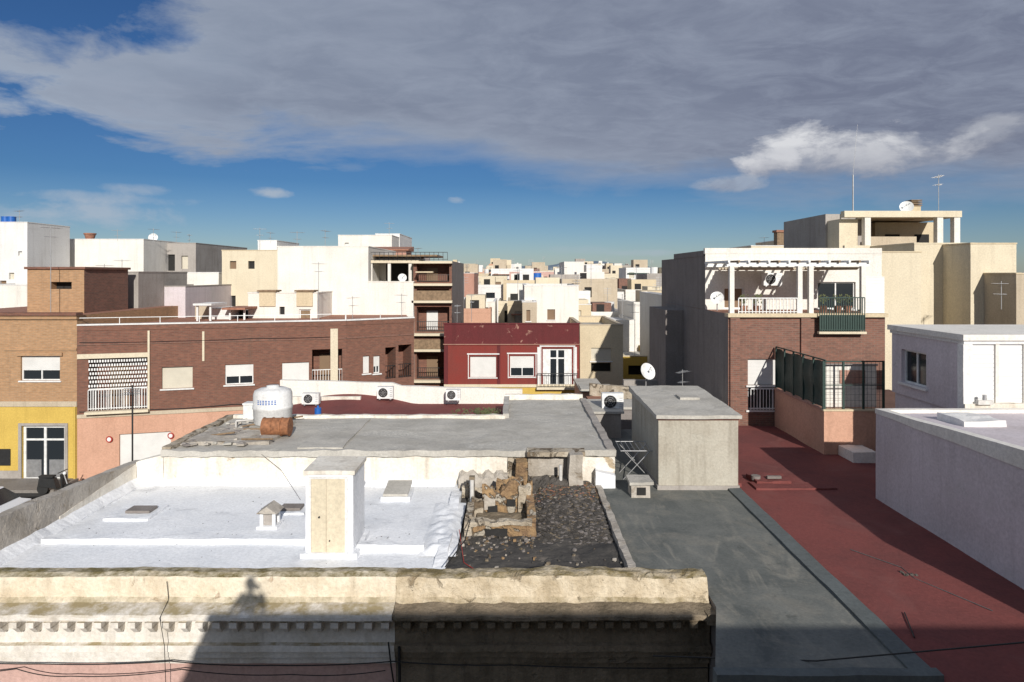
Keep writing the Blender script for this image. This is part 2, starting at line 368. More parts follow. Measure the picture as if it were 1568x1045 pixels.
def ac_unit(x,y,z,w=.85,h=.6,dp=.3,fan='plasticw'):
    b=B('air_conditioner_unit')
    b.box('casing','plasticw',x,x+w,y,y+dp,z+.05,z+h)
    cx,cz=x+w*.38,z+.05+h*.46; r=h*.36
    b.cyl('fan_opening','dark',(cx,y-.004,cz),(cx,y+.02,cz),r,seg=20)
    for k in (1,.66,.33):
        rr=r*k; s=20
        for i in range(s):
            a0,a1=2*math.pi*i/s,2*math.pi*(i+1)/s
            b.cyl('grille','metal',(cx+rr*math.cos(a0),y-.012,cz+rr*math.sin(a0)),(cx+rr*math.cos(a1),y-.012,cz+rr*math.sin(a1)),.006,seg=4,cap=False)
    for i in range(3): 
        a=math.pi*i/3; b.cyl('grille','metal',(cx-r*math.cos(a),y-.014,cz-r*math.sin(a)),(cx+r*math.cos(a),y-.014,cz+r*math.sin(a)),.006,seg=4)
    for i in range(5): b.box('side_louvres','metal',x+w*.8,x+w*.95,y-.008,y,z+.15+i*.08,z+.17+i*.08)
    b.box('feet','metal',x+.08,x+.14,y,y+dp,z,z+.05);b.box('feet','metal',x+w-.14,x+w-.08,y,y+dp,z,z+.05)
    return b.done()
def cable(pts,r=.012,mat='cable',name='cable',sag=0.0,n=10):
    b=B(name)
    P=[]
    for i in range(len(pts)-1):
        a,c=Vector(pts[i]),Vector(pts[i+1])
        for k in range(n): 
            t=k/n; q=a.lerp(c,t); q.z-=sag*4*t*(1-t); P.append(q)
    P.append(Vector(pts[-1]))
    for i in range(len(P)-1): b.cyl(name,mat,P[i],P[i+1],r,seg=5,cap=False)
    return b.done()

# ------------------------------------------------------------------ ground, streets
b=B('ground'); b.face('ground','earth',[(-6000,-2000,-.02),(6000,-2000,-.02),(6000,9000,-.02),(-6000,9000,-.02)]); b.done()
b=B('street'); b.face('street','asphalt',[(-60,-1,-.012),(-11.2,-1,-.012),(-11.2,31.2,-.012),(-60,31.2,-.012)]); b.face('street','asphalt',[(-11.2,3,-.012),(60,3,-.012),(60,10.0,-.012),(-11.2,10.0,-.012)])
b.face('street','asphalt',[(-11.2,30.2,-.012),(12,30.2,-.012),(12,43,-.012),(-11.2,35.5,-.012)]); b.done()
b=B('pavement'); b.box('pavement','pave',-60,-20.95,31.4,32.99,-.01,.13); b.box('pavement','pave',-12.4,-11.1,12.3,30,-.01,.131); b.box('pavement','pave',-60,-20.95,31.2,31.397,-.01,.126); b.done()

# ------------------------------------------------------------------ photographer's own building behind / below the viewpoint
b=B('viewpoint_apartment_building')
b.box('walls','cream',-2.8,40,-14,.29,0,8.3)
b.box('parapet','cream',-2.8,5.9,.08,.3,8.303,9.31); b.box('parapet','cream',5.905,40,.08,.3,8.303,9.10)
b.box('parapet','cream',-2.8,-2.6,-3,.076,8.303,9.296)
b.done()

# ------------------------------------------------------------------ front facade: extruded cornice profile
PROF=[(13.15,3.9),(13.15,4.33),(13.12,4.36),(12.88,4.39),(12.74,4.35),(12.72,4.30),(12.69,4.0),(12.62,3.93),(12.25,3.88),(12.22,3.85),(12.22,3.79),(12.33,3.75),(12.35,3.71),(12.5,3.69),(12.55,3.66),(12.57,3.5),
      (12.57,3.22),(12.49,3.20),(12.48,3.09),(12.54,3.07),(12.55,2.95),(12.60,2.93),(12.61,2.81),(12.69,2.78),(12.70,1.5),(12.70,0)]
def facade(b,x0,x1,mats,amp,cell=.10,capL=False,capR=False):
    nx=int((x1-x0)/cell); n=len(PROF)
    pts=[];mk=[]
    for i in range(n-1):
        a,c=Vector(PROF[i]),Vector(PROF[i+1]); k=max(1,int((c-a).length/.10)) if i<14 else (2 if i<23 else 1)
        for j in range(k): pts.append(a.lerp(c,j/k)); mk.append(mats(i))
    pts.append(Vector(PROF[-1])); m=len(pts)
    vs=[]
    for i in range(nx+1):
        x=x0+(x1-x0)*i/nx
        for j,p in enumerate(pts):
            v=Vector((x,p.x,p.y)); q=v*2.3; am=amp*(1.0 if p.y>3.75 else .45)
            v+=noise.noise_vector(q)*am+noise.noise_vector(q*3.7)*am*.5
            if p.y>4.2: v.z+=noise.noise(Vector((x*.5,0,0)))*am*1.5
            vs.append(v)
    for mm in set(mk):
        fs=[]
        for i in range(nx):
            for j in range(m-1):
                if mk[j]==mm: fs.append((i*m+j,i*m+j+1,(i+1)*m+j+1,(i+1)*m+j))
        used=sorted({k for f in fs for k in f}); mp={k:t for t,k in enumerate(used)}
        b.mesh('facade',mm,[vs[k] for k in used],[tuple(mp[k] for k in f) for f in fs],False)
    if capR: b.face('facade',mats(0),[vs[nx*m+j] for j in range(m)])
XS=-2.16
wh=B('whitewashed_house')
facade(wh,-11.6,XS,lambda i:'stonel' if i<7 else ('cornw' if i<23 else 'pink'),.018)
def bracket(b,x,mat,jit=0):
    w=.12
    b.hexa('cornice_brackets',mat,[(x+.02,12.47,3.46),(x+w-.02,12.47,3.46),(x+w-.02,12.585,3.46),(x+.02,12.585,3.46),(x,12.34,3.61),(x+w,12.34,3.61),(x+w,12.585,3.61),(x,12.585,3.61)])
    b.box('cornice_brackets',mat,x-.01,x+w+.01,12.30+jit,12.585,3.613,3.715)
x=-11.5
while x<XS-.1: bracket(wh,x,'cornw'); x+=.305
def rz(x,y): return 4.0+.022*noise.noise(Vector((x*.9,y*.9,0)))+.04*noise.noise(Vector((x*.25,y*.25,3)))+.006*noise.noise(Vector((x*3,y*3,0)))
wh.rgrid('roof','roofw',-10.75,-1.45,13.1,19.55,rz,.12)
wh.box('walls','pink',-10.95,-1.5,13.12,19.5,0,3.85)
wh.rbox('roof_fillet','roofw',-10.75,-1.6,19.33,19.56,3.9,4.1,.15,.03,2,top=lambda x,y:4.02+.75*max(0,y-19.38))
wh.rbox('roof_fillet','roofw',-10.78,-10.5,13.1,19.5,3.9,4.1,.15,.03,2,top=lambda x,y:4.02+.9*max(0,-10.55-x))
wh.rbox('roof_curb','roofw',-10.45,-4.5,15.15,15.42,3.95,4.12,.12,.022,2)
wh.rbox('roof_curb','roofw',-3.35,-1.9,14.75,15.0,3.95,4.15,.12,.024,2,seed=4)
wh.rbox('boundary_wall','wallg',-10.98,-10.74,12.9,19.9,3.0,4.9,.14,.025,1.7,top=lambda x,y:4.98-.055*(y-12.9))
wh.rbox('boundary_wall','white_old',-10.755,-10.725,16.2,19.5,4.0,4.5,.14,.012,2,top=lambda x,y:4.25+.1*(y-16.2))
wh.done()

rs=random.Random(5)
b=B('wind_blown_grit')
for i in range(110):
    x=rs.uniform(-10.3,-2.2); y=rs.choice([rs.uniform(13.3,19.2),rs.uniform(15.45,15.8)]); s=rs.uniform(.008,.022); z=rz(x,y)+.01
    b.face('wind_blown_grit','debris',[(x-s,y-s,z),(x+s,y-s*.6,z),(x+s*.5,y+s,z+.008)])
b.done()
rh=B('ruined_house')
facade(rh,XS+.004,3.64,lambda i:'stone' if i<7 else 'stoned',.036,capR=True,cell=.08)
x=XS+.2
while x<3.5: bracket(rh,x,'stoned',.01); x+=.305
rh.rbox('cornice_brackets','stoned',3.5,3.78,12.2,12.6,3.72,3.9,.08,.02,4)
rh.rgrid('floor','tar',-1.46,2.42,13.1,19.6,lambda x,y:3.95+.05*noise.noise(Vector((x*1.5,y*1.5,0)))+.03*noise.noise(Vector((x*5,y*5,0))),.1,False)
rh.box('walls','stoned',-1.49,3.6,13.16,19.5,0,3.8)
def dz(x,y):
    e=min((x-.55)/.3,(2.42-x)/.25,(y-15.1)/.6,1); e=max(0,e)
    return 3.92+e*(.04+.055*(y-15.1)+.06*noise.noise(Vector((x*1.5,y*1.5,5)))+.035*noise.noise(Vector((x*6,y*6,1))))
rh.rgrid('debris_slope','debris',.5,2.44,15.0,19.2,dz,.06,False)
def jag(z,a,s=0,slope=0.0,x0=0.0):   # crumbled top edge
    return lambda x,y: z+a*noise.noise(Vector((x*2.2+s,y*2,s)))*1.6+a*.5*noise.noise(Vector((x*8+s,y*7,s)))+.35*a*round(2*noise.noise(Vector((x*5,s,0))))+slope*(x-x0)
rh.rbox('wall_stub','ruino',-.74,.5,17.12,17.42,3.85,4.7,.06,.04,3.5,top=jag(4.62,.22,1,.12,-.1))
rh.rbox('wall_face_render','ruin',.16,.47,17.03,17.16,3.95,4.6,.06,.03,4,top=jag(4.68,.08,4))
rh.rbox('wall_face_render','wallg',-.70,-.42,17.05,17.16,4.1,4.5,.06,.03,4,top=jag(4.42,.08,6))
rh.rbox('wall_stub','ruin',-1.0,-.72,17.0,17.4,3.85,4.45,.06,.035,3,top=jag(4.3,.14,2))
rh.rbox('wall_ledge','ruin',-.98,.46,15.7,15.94,4.20,4.32,.06,.035,3.5,top=jag(4.31,.05,2))
rh.rbox('wall_ledge','ruino',-.93,.40,15.77,15.9,3.85,4.2,.06,.03,4)
rh.rbox('wall_ledge','stoned',-.86,.34,15.94,17.1,3.88,4.04,.09,.05,3)
rh.rbox('wall_stub','ruin',-1.1,-.94,15.75,17.1,3.85,4.3,.07,.03,3,top=lambda x,y:4.26+.05*(y-15.7)+.08*noise.noise(Vector((y*4,0,0))))
rh.rbox('wall_stub','ruino',.36,.56,15.75,17.1,3.85,4.5,.07,.035,3,top=lambda x,y:4.24+.16*(y-15.7)+.10*noise.noise(Vector((y*4,3,0))))
rh.rbox('wall_stub','wallg',-1.5,-.1,19.1,19.45,3.85,4.4,.08,.04,2,top=jag(4.38,.15,3))
rh.rbox('wall_stub','ruin',-1.35,-.45,18.45,18.8,3.85,4.25,.07,.04,3,top=jag(4.22,.14,7))
rh.rbox('wall_stub','ruin',-1.14,-1.0,17.9,18.5,3.85,4.5,.07,.03,2)
rh.rbox('wall_stub','ruino',-.4,.3,18.2,18.5,3.85,4.45,.06,.04,3,top=jag(4.5,.18,9))
rh.rbox('wall_stub','debris',.45,1.55,18.7,19.1,3.85,4.4,.07,.06,3,top=jag(4.3,.18,5))
for (hx_,hz,hw,hh) in ((-.6,3.97,.24,.24),(-.12,4.2,.2,.16)): rh.rbox('openings','dark',hx_,hx_+hw,17.04,17.10,hz,hz+hh,.06,.02,6)
rh.rbox('openings','dark',-.62,-.1,15.72,15.76,3.96,4.12,.06,.02,6)
rh.rbox('pier','wallg',1.58,1.95,18.8,19.5,3.85,5.02,.09,.03,2)
rh.rbox('pier','ruino',.1,.42,18.95,19.4,3.85,4.78,.08,.04,2,seed=3)
rh.rbox('pier_cap','ruin',.42,2.05,19.1,19.55,4.90,5.02,.1,.035,2)
rh.rbox('wall_patches','wallg',.45,1.55,19.42,19.5,4.25,4.85,.09,.03,2)
rh.cyl('drain_pipe','hose',(-1.03,17.6,3.9),(-1.03,17.6,4.72),.055,seg=10)
rh.cyl('drain_pipe','hose',(1.35,18.95,3.9),(1.35,18.95,4.7),.05,seg=10)
rh.box('pipe_cap','stoned',-1.1,-.96,17.52,17.68,4.72,4.79)
rh.rbox('edge_kerb','wallg',2.34,2.5,13.1,19.4,3.85,4.09,.1,.025,3)
rh.rbox('edge_kerb','roofw',-1.62,-1.36,13.3,18.9,3.85,4.13,.1,.045,2,top=lambda x,y:4.06+.06*math.sin(y*2.2))
for i in range(1500):
    x=rs.uniform(.55,2.35); y=rs.uniform(15.3,19.1); s=rs.uniform(.02,.06); z=dz(x,y)+.008
    a=rs.gauss(.2,.35); c,sn=math.cos(a)*s,math.sin(a)*s; tl=rs.uniform(-.015,.015); h=.010
    mt=rs.choice(['debris']*8+['greyd']*4+['tar']*4+['stoned','stoned','debris']) if y<17.9 else rs.choice(['debris','stoned','terra','greyd','ruino','tar'])
    rh.hexa('broken_tiles',mt,[(x-c,y-sn,z),(x+sn,y-c,z+tl),(x+c,y+sn,z+tl),(x-sn,y+c,z),(x-c,y-sn,z+h),(x+sn,y-c,z+tl+h),(x+c,y+sn,z+tl+h),(x-sn,y+c,z+h)])
for i in range(330):
    near=rs.random()<.45
    x=rs.uniform(-1.2,.7) if near else rs.uniform(-1.3,2.3); y=rs.gauss(15.4,.35) if near else rs.uniform(13.3,19.0); s=rs.uniform(.012,.05)
    if x>.5 and y>15: continue
    z=3.96; a=rs.uniform(0,3); c,sn=math.cos(a)*s,math.sin(a)*s; h=s*.6
    rh.hexa('loose_stones',rs.choice(['ruin','stoned','debris','greyd','greyd','tar','wallg','ruino']),[(x-c,y-sn,z-h),(x+sn,y-c,z-h),(x+c,y+sn,z-h),(x-sn,y+c,z-h),(x-c,y-sn,z+h),(x+sn,y-c,z+h*.8),(x+c,y+sn,z+h),(x-sn,y+c,z+h*.7)])
rh.done()
b=B('crumpled_tarpaulin')
def tz(x,y):
    e=min((x+2.0)/.25,(-1.2-x)/.25,(y-14.5)/.3,(17.9-y)/.3,1); e=max(0,e)
    return 4.0+e*(.08+.07*abs(noise.noise(Vector((x*2.4,y*1.6,0))))+.05*noise.noise(Vector((x*5,y*4,2))))
b.rgrid('crumpled_tarpaulin','roofw',-2.0,-1.2,14.5,17.9,tz,.06,True); b.done()

# ------------------------------------------------------------------ things on the white roof
b=B('roof_chimney_shaft')
x0,x1,y0,y1=X(468,14.5),X(541,14.5),14.5,15.6
b.rbox('shaft','roofw',x0,x1,y0,y1,3.9,5.74,.2,.008,1)
b.rbox('cap','white_old',x0-.04,x1+.04,y0-.04,y1+.04,5.745,5.83,.2,.01,1.5)
b.box('panel','cream2',x0+.13,x1-.17,y0-.03,y0-.012,4.10,5.66)
b.box('panel_frame','white2',x0+.08,x0+.127,y0-.05,y0-.008,4.05,5.70);b.box('panel_frame','white2',x1-.167,x1-.12,y0-.05,y0-.008,4.05,5.70);b.box('panel_frame','white2',x0+.128,x1-.168,y0-.05,y0-.008,5.663,5.70)
b.box('panel_seam','beige',x0+.44,x0+.455,y0-.034,y0-.028,4.1,5.66)
b.rbox('plinth','roofw',x0-.09,x1+.10,y0-.10,y1+.1,3.9,4.10,.12,.015,2)
b.cyl('latch','cable',(x0+.3,y0-.06,4.85),(x0+.3,y0-.02,4.85),.02); b.cyl('latch','cable',(x0+.52,y0-.06,4.35),(x0+.52,y0-.02,4.35),.015)
b.done()
def gable_vent(x,y,z,w=.36,d=.36,h=.36):
    b=B('roof_vent')
    b.box('base','roofw',x-.06,x+w+.06,y-.06,y+d+.06,z-.05,z+.06)
    for (a,c) in ((x,y),(x+w-.07,y),(x,y+d-.07),(x+w-.07,y+d-.07)): b.box('posts','roofw',a,a+.07,c,c+.07,z+.062,z+h)
    b.box('core','grey',x+.05,x+w-.05,y+.05,y+d-.05,z+.062,z+h-.02)
    o=.07; zt=z+h
    A=[(x-o,y-o,zt),(x+w+o,y-o,zt),(x+w+o,y+d+o,zt),(x-o,y+d+o,zt),(x+w/2,y-o,zt+.17),(x+w/2,y+d+o,zt+.17)]
    b.mesh('roof','wallg',A,[(0,1,4),(2,3,5),(1,2,5,4),(3,0,4,5),(0,3,2,1)])
    return b.done()
gable_vent(X(398,16.1),16.1,4.0)
b=B('skylight_hatch')
hx0,hx1=X(584,17.8),X(630,18.3)
b.rbox('base','roofw',hx0-.05,hx1,18.0,18.9,3.95,4.12,.12,.02,2); b.hexa('lid','concrete',[(hx0,18.02,4.13),(hx1-.06,18.02,4.13),(hx1-.06,18.85,4.24),(hx0,18.85,4.24),(hx0,18.02,4.19),(hx1-.06,18.02,4.19),(hx1-.06,18.85,4.31),(hx0,18.85,4.31)])
b.done()
b=B('skylight_hatch'); hx=X(197,17.1); b.rbox('base','roofw',hx-.35,hx+.75,16.6,17.6,3.93,4.05,.12,.02,2); b.box('lid','greyd',hx,hx+.6,16.95,17.35,4.06,4.12); b.done()
b=B('dark_topped_slab'); hx=X(433,17.4); b.rbox('base','roofw',hx-.1,hx+.65,17.0,17.7,3.93,4.05,.12,.02,2); b.box('lid','greyd',hx,hx+.52,17.15,17.5,4.06,4.12); b.done()  # low white slab with a darker grey plate on top

# ------------------------------------------------------------------ block behind with grey concrete roof
b=B('old_concrete_roof_block')
b.rbox('front_wall','white_old',-9.96,-.12,19.5,19.75,3.9,4.86,.16,.03,1.2)
b.rbox('front_wall','white_old',-10.72,-9.97,19.5,19.75,3.9,4.68,.16,.02,1.2,top=lambda x,y:4.84+.28*(x+9.96))
b.rbox('front_wall','ruin',-.115,1.35,19.5,19.75,3.9,4.86,.12,.035,1.6)
b.rbox('front_wall','white_old',1.355,2.92,19.45,19.75,3.9,4.8,.12,.03,1.6)
b.rbox('front_wall','roofw',2.35,2.9,19.1,19.45,3.9,4.45,.12,.03,1.6,top=lambda x,y:4.5-.3*(x-2.35))
b.box('walls','grey',-9.9,2.85,19.76,23.9,0,4.84); b.box('walls','grey',-.25,2.7,23.9,27.5,0,4.84)
def gz(x,y): return 4.95+.035*noise.noise(Vector((x*.5,y*.5,0)))+.015*noise.noise(Vector((x*2,y*2,0)))
b.rgrid('roof','concrete',-9.9,2.93,19.46,24.0,gz,.2,False); b.rgrid('roof','concrete',-.25,2.8,24.0,27.5,gz,.2,False)
b.rbox('roof_edge','concrete',-9.95,2.97,19.38,19.56,4.82,4.99,.1,.045,2.2)
b.rbox('roof_edge','ruin',-10.0,-9.75,19.5,24.0,4.8,5.06,.14,.04,2)
b.rbox('roof_edge','white_old',-9.9,-.25,23.9,24.1,4.85,5.05,.14,.03,2)
b.rbox('roof_edge','white_old',-.3,2.85,27.4,27.6,4.85,5.16,.14,.03,2)
b.rbox('roof_edge','concrete',-.32,-.12,24,27.4,4.85,5.1,.14,.03,2)
b.rbox('roof_edge','grey',2.72,2.95,19.5,27.5,4.8,5.02,.14,.03,2)
b.rbox('roof_patch','concrete',-6.2,-4.9,19.7,23.6,4.9,5.0,.2,.025,1.2)
b.rbox('old_slab','wallg',-9.7,-7.2,20.2,22.2,4.9,5.04,.2,.05,1.5)
for i in range(60):
    x=rs.uniform(-9.7,-7.6); y=rs.uniform(19.9,23.8); s=rs.uniform(.05,.18); a=rs.uniform(0,3); c,sn=math.cos(a)*s,math.sin(a)*s; z=4.99
    b.hexa('roof_litter',rs.choice(['wallg','concrete','concrete','grey','grey','greyd']),[(x-c,y-sn,z),(x+sn,y-c,z),(x+c,y+sn,z),(x-sn,y+c,z),(x-c,y-sn,z+.07),(x+sn,y-c,z+.03),(x+c,y+sn,z+.05),(x-sn,y+c,z+.03)])
for i in range(6):
    x=rs.uniform(-9.5,-7.5); y=rs.uniform(20.5,23.5); a=rs.uniform(-.5,.5); L=rs.uniform(.5,1.1)
    b.cyl('roof_litter','wood',(x,y,5.03),(x+L*math.cos(a),y+L*math.sin(a),5.08+rs.uniform(0,.12)),.03,seg=6)
b.done()
b=B('water_tank'); cx,cy=X(418,22.6),22.6
prof=[(.0,0),(.55,0),(.60,.06),(.62,.5),(.64,.52),(.64,.60),(.62,.62),(.62,.98),(.58,1.10),(.42,1.17),(.2,1.2),(.2,1.26),(0,1.27)]
sg=28; vs=[];fs=[]
for r,z in prof:
    for i in range(sg):
        a=2*math.pi*i/sg; vs.append((cx+r*math.cos(a),cy+r*math.sin(a),5.06+z))
for j in range(len(prof)-1):
    for i in range(sg):
        k=(i+1)%sg; fs.append((j*sg+i,j*sg+k,(j+1)*sg+k,(j+1)*sg+i))
b.mesh('tank','tank',vs,fs,True)
for j in range(3):
    for i in range(7):
        a0=-math.pi/2-.5+i*.15; a1=a0+.09; r=.632; z=5.06+.72+j*.055
        b.face('faded_label','blue',[(cx+r*math.cos(a0),cy+r*math.sin(a0),z),(cx+r*math.cos(a1),cy+r*math.sin(a1),z),(cx+r*math.cos(a1),cy+r*math.sin(a1),z+.03),(cx+r*math.cos(a0),cy+r*math.sin(a0),z+.03)])
b.cyl('outlet_pipe','hose',(cx-.62,cy-.1,5.2),(cx-1.1,cy-.3,5.2),.03); b.cyl('outlet_pipe','hose',(cx-1.1,cy-.3,5.2),(cx-1.1,cy-.3,5.0),.03)
b.box('stand','concrete',cx-.6,cx+.6,cy-.5,cy+.5,4.9,5.058)
b.done()
b=B('rusty_drum'); dx,dy=X(424,21.2),21.2
b.cyl('drum','rust',(dx-.42,dy,5.26),(dx+.40,dy+.05,5.26),.27,seg=20)
for t in (-.42,-.14,.14,.38): b.cyl('hoops','rust',(dx+t,dy+.02,5.26),(dx+t+.03,dy+.02,5.26),.29,seg=20)
b.done()
b=B('white_storage_box'); b.box('body','plasticw',X(372,23.4),X(392,23.4),23.4,23.8,5.02,5.5); b.box('lid','plasticw',X(371,23.4),X(393,23.4),23.38,23.82,5.502,5.57); b.done(.02)
b=B('blue_jerrycan'); b.cyl('body','blue',(X(487,24.6),24.6,4.9),(X(487,24.6),24.6,5.18),.12,seg=12); b.cyl('neck','blue',(X(487,24.6),24.6,5.18),(X(487,24.6),24.6,5.26),.04,seg=10); b.done()

# ------------------------------------------------------------------ grey felt roof and stair house
b=B('grey_felt_roof_house')
pts=[(2.45,13.1),(3.68,13.1),(3.68,12.3),(3.02,10.15),(6.12,10.15),(6.12,26.4),(2.98,26.4),(2.98,19.45),(2.45,19.45)]
b.face('roof','felt',[(p[0],p[1],4.0) for p in pts])
for i in range(len(pts)):
    p,q=pts[i],pts[(i+1)%len(pts)]; b.face('walls','greyd',[(p[0],p[1],0),(q[0],q[1],0),(q[0],q[1],3.996),(p[0],p[1],3.996)])
b.rbox('edge_curb','strip',6.0,6.34,10.1,19.0,3.9,4.05,.2,.02,1)
b.rbox('edge_curb','strip',3.0,6.34,10.0,10.2,3.85,4.12,.2,.02,1)
b.done()
b=B('stair_house')
sx0,sx1=X(1008,19),X(1130,19)
b.rbox('walls','stairw',sx0,sx1,19,23.2,3.9,5.93,.25,.012,1)
b.rbox('skirting','grey',sx0-.03,sx1+.03,18.96,23.2,3.9,4.12,.2,.015,1.5)
b.hexa('brick_course','brickr',[(sx0-.02,18.97,5.935),(sx1+.02,18.97,5.935),(sx1+.02,23.3,6.035),(sx0-.02,23.3,6.035),(sx0-.02,18.97,5.99),(sx1+.02,18.97,5.99),(sx1+.02,23.3,6.09),(sx0-.02,23.3,6.09)])
b.rbox('roof_slab','concrete',sx0-.08,sx1+.08,18.88,23.4,5.99,6.1,.2,.02,1.5,top=lambda x,y:6.09+.02*(y-18.9))
b.rbox('roof_slab','concrete',sx0+1.1,sx0+1.7,21,21.6,6.1,6.2,.15,.02,2)
b.done()
b=B('vent_block'); vx=X(966,18.4)
b.rbox('body','wallg',vx,vx+.5,18.3,18.8,3.95,4.35,.1,.015,3); b.box('opening','dark',vx+.14,vx+.38,18.27,18.3,4.08,4.28); b.rbox('cap','concrete',vx-.06,vx+.58,18.22,18.9,4.36,4.44,.1,.015,3); b.done()
b=B('clothes_drying_rack'); rx,ry=X(972,20.3),20.3
for s in (-.35,.35):
    b.cyl('legs','metal',(rx-.4,ry+s,4.0),(rx+.4,ry+s,4.85),.015,seg=6); b.cyl('legs','metal',(rx+.4,ry+s,4.0),(rx-.4,ry+s,4.85),.015,seg=6)
for i in range(8):
    t=-.5+i*1.0/7; b.cyl('lines','metal',(rx+t,ry-.5,4.87),(rx+t,ry+.5,4.87+.12*abs(t)),.009,seg=5)
b.cyl('legs','metal',(rx-.5,ry-.5,4.87),(rx+.5,ry-.5,4.87),.013,seg=5);b.cyl('legs','metal',(rx-.5,ry+.5,4.9),(rx+.5,ry+.5,4.9),.013,seg=5)
b.done()
ac_unit(X(922,25.5),25.5,5.0-.12,.8,.66)
b=B('low_shed'); b.rbox('walls','grey',2.99,4.0,25.0,27,3.9,4.9,.2,.01,1); b.rbox('roof','concrete',2.9,4.1,24.9,27.1,4.9,4.98,.2,.01,1); b.done()

# ------------------------------------------------------------------ red roof
b=B('red_painted_roof_house')
def rr(x,y): return 4.02+.02*noise.noise(Vector((x*.6,y*.6,0)))+.008*noise.noise(Vector((x*3,y*3,0)))
b.rgrid('roof','roofred',6.2,14.5,9.8,26.9,rr,.25)
b.box('walls','salmon',6.16,14.4,9.85,26.9,0,3.95)
b.rbox('edge_step','roofred',6.3,6.45,19.2,26.9,3.95,4.12,.2,.015,1)
b.rbox('roof_mound','roofred',X(1150,19.3),X(1285,18.8),18.9,19.5,3.95,4.07,.15,.02,1.5)
mx=X(1165,19.2)
b.rbox('roof_mound','roofred',mx-.1,mx+.9,19.3,20.1,3.95,4.15,.12,.05,2)
b.cyl('drain_cover','greyd',(mx,19.6,4.1),(mx,19.6,4.22),.13,seg=12); b.box('drain_cover','greyd',mx+.3,mx+.7,19.5,19.6,4.15,4.22)
b.done()
cable([(X(1302,14.8),14.8,4.03),(X(1380,13.9),13.9,4.03),(X(1400,13.4),13.4,4.03),(X(1520,12.1),12.1,4.03)],.007,'strip','roof_cable')
b=B('small_debris_pile')
for i in range(10):
    x=X(1392,13.6)+rs.uniform(-.12,.12); y=13.6+rs.uniform(-.08,.08); s=rs.uniform(.015,.035); b.hexa('small_debris_pile','debris',[(x-s,y-s,4.02),(x+s,y-s,4.02),(x+s,y+s,4.02),(x-s,y+s,4.02),(x-s,y,4.06),(x+s,y-s,4.05),(x,y+s,4.06),(x-s,y+s,4.04)])
b.done()

# ------------------------------------------------------------------ right: plain rendered wall building in front
b=B('rendered_side_building')
b.rbox('walls','mauve',9.7,20,9.0,18.2,3.6,6.5,.4,.01,.8,top=lambda x,y:6.32+.045*(18.2-y))  # white wall given the mauve of its shaded face as base colour
b.rbox('parapet','white',9.68,9.9,9.0,18.22,6.3,6.4,.3,.015,.8,top=lambda x,y:6.42+.045*(18.2-y))
b.rbox('parapet','white',9.9,20,18.0,18.22,6.3,6.4,.3,.015,.8,top=lambda x,y:6.42)
b.rbox('roof_ridge','white2',10.6,11.6,16,17,6.35,6.55,.2,.05,2)
b.done()
g=B('white_rooftop_room')
p=[(12.3,18.6),(20,18.6),(20,22.1),(12.3,22.1)]
wall(g,p[0],p[1],6.2,8.2,'louv'); wall(g,p[1],p[2],6.2,8.2,'white')
wall(g,p[2],p[3],6.2,8.2,'white')
wall(g,p[3],p[0],6.2,8.2,'mauve',conv(p[3],p[0],[(1380,1418,538,590,'win')]))  # left face mauve instead of white: its shade put into the colour
g.box('roof','white',12.2,20.1,18.45,22.2,8.2,8.36); g.box('roof','white2',12.26,20.05,18.52,22.15,8.1,8.2)
g.rbox('downpipe_boxing','white2',12.2,12.45,18.45,18.7,6.2,8.1,.3,.005,1)
for a in (1525,1568): g.box('mullions','white',X(a,18.6)-.05,X(a,18.6)+.05,18.54,18.6,6.2,8.1)
g.rbox('plinth','white_old',12.2,20,18.4,18.62,6.2,6.5,.2,.02,1)
g.box('base','mauve',12.35,20,18.7,22.0,3.9,6.2)
g.rbox('pipes','hose',12.5,12.9,18.3,18.4,6.5,6.62,.1,.01,1)
g.cyl('pipes','metal',(12.7,18.35,6.5),(12.7,18.35,6.75),.05)
g.done()

# ------------------------------------------------------------------ pink terrace block with fence
t=B('pink_terrace_block')
xl,xr,yf,yb=10.33,12.33,22.6,26.85
t.box('walls','peach',xl,xr+2.5,yf,yb,3.9,5.46); t.box('coping','cream',xl-.03,xr+2.5,yf-.03,yf+.15,5.463,5.52)
t.box('coping','salmon',xl-.03,xl+.15,yf+.153,yb,5.463,5.52)
t.rbox('low_wall','white',X(1290,22.3),X(1312,22.3)+.3,21.6,22.58,3.95,4.35,.15,.02,2); 
t.done()
f=B('terrace_fence')
Ff=((xl,yf+.06),(1,0),(0,-1)); Fl=((xl+.06,yb),(0,-1),(-1,0))
for i in range(4):
    u=i*(xr-xl)/3; f.ub('posts','railg',Ff,u-.03,u+.03,-.03,.03,5.52,7.12)
for i in range(6):
    u=i*(yb-yf-.1)/5; f.ub('posts','railg',Fl,u-.03,u+.03,-.03,.03,5.52,7.12)
f.ub('top_rails','railg',Ff,0,xr-xl,-.02,.02,7.08,7.12); f.ub('top_rails','railg',Fl,0,yb-yf,-.022,.022,7.121,7.16)
f.ub('top_rails','railg',Ff,0,xr-xl,-.018,.018,6.3,6.33)
n=36; vs=[];fs=[]
for i in range(n+1):
    y=yb+(yf+.1-yb)*i/n
    for k in range(7):
        z=5.56+1.48*k/6; vs.append((xl+.075+.05*noise.noise(Vector((y*1.3,z*1.6,0)))+.03*math.sin(y*7.4),y,z+(.04*math.sin(y*3.6) if k==6 else 0)))
for i in range(n):
    for k in range(6): q=i*7+k; fs.append((q,q+7,q+8,q+1))
f.mesh('shade_cloth','railg',vs,fs,True)
for i in range(14): f.cyl('wire_mesh','raild',(xl+.1+i*(xr-xl-.1)/14,yf+.05,5.53),(xl+.1+i*(xr-xl-.1)/14,yf+.05,7.08),.005,seg=4,cap=False)
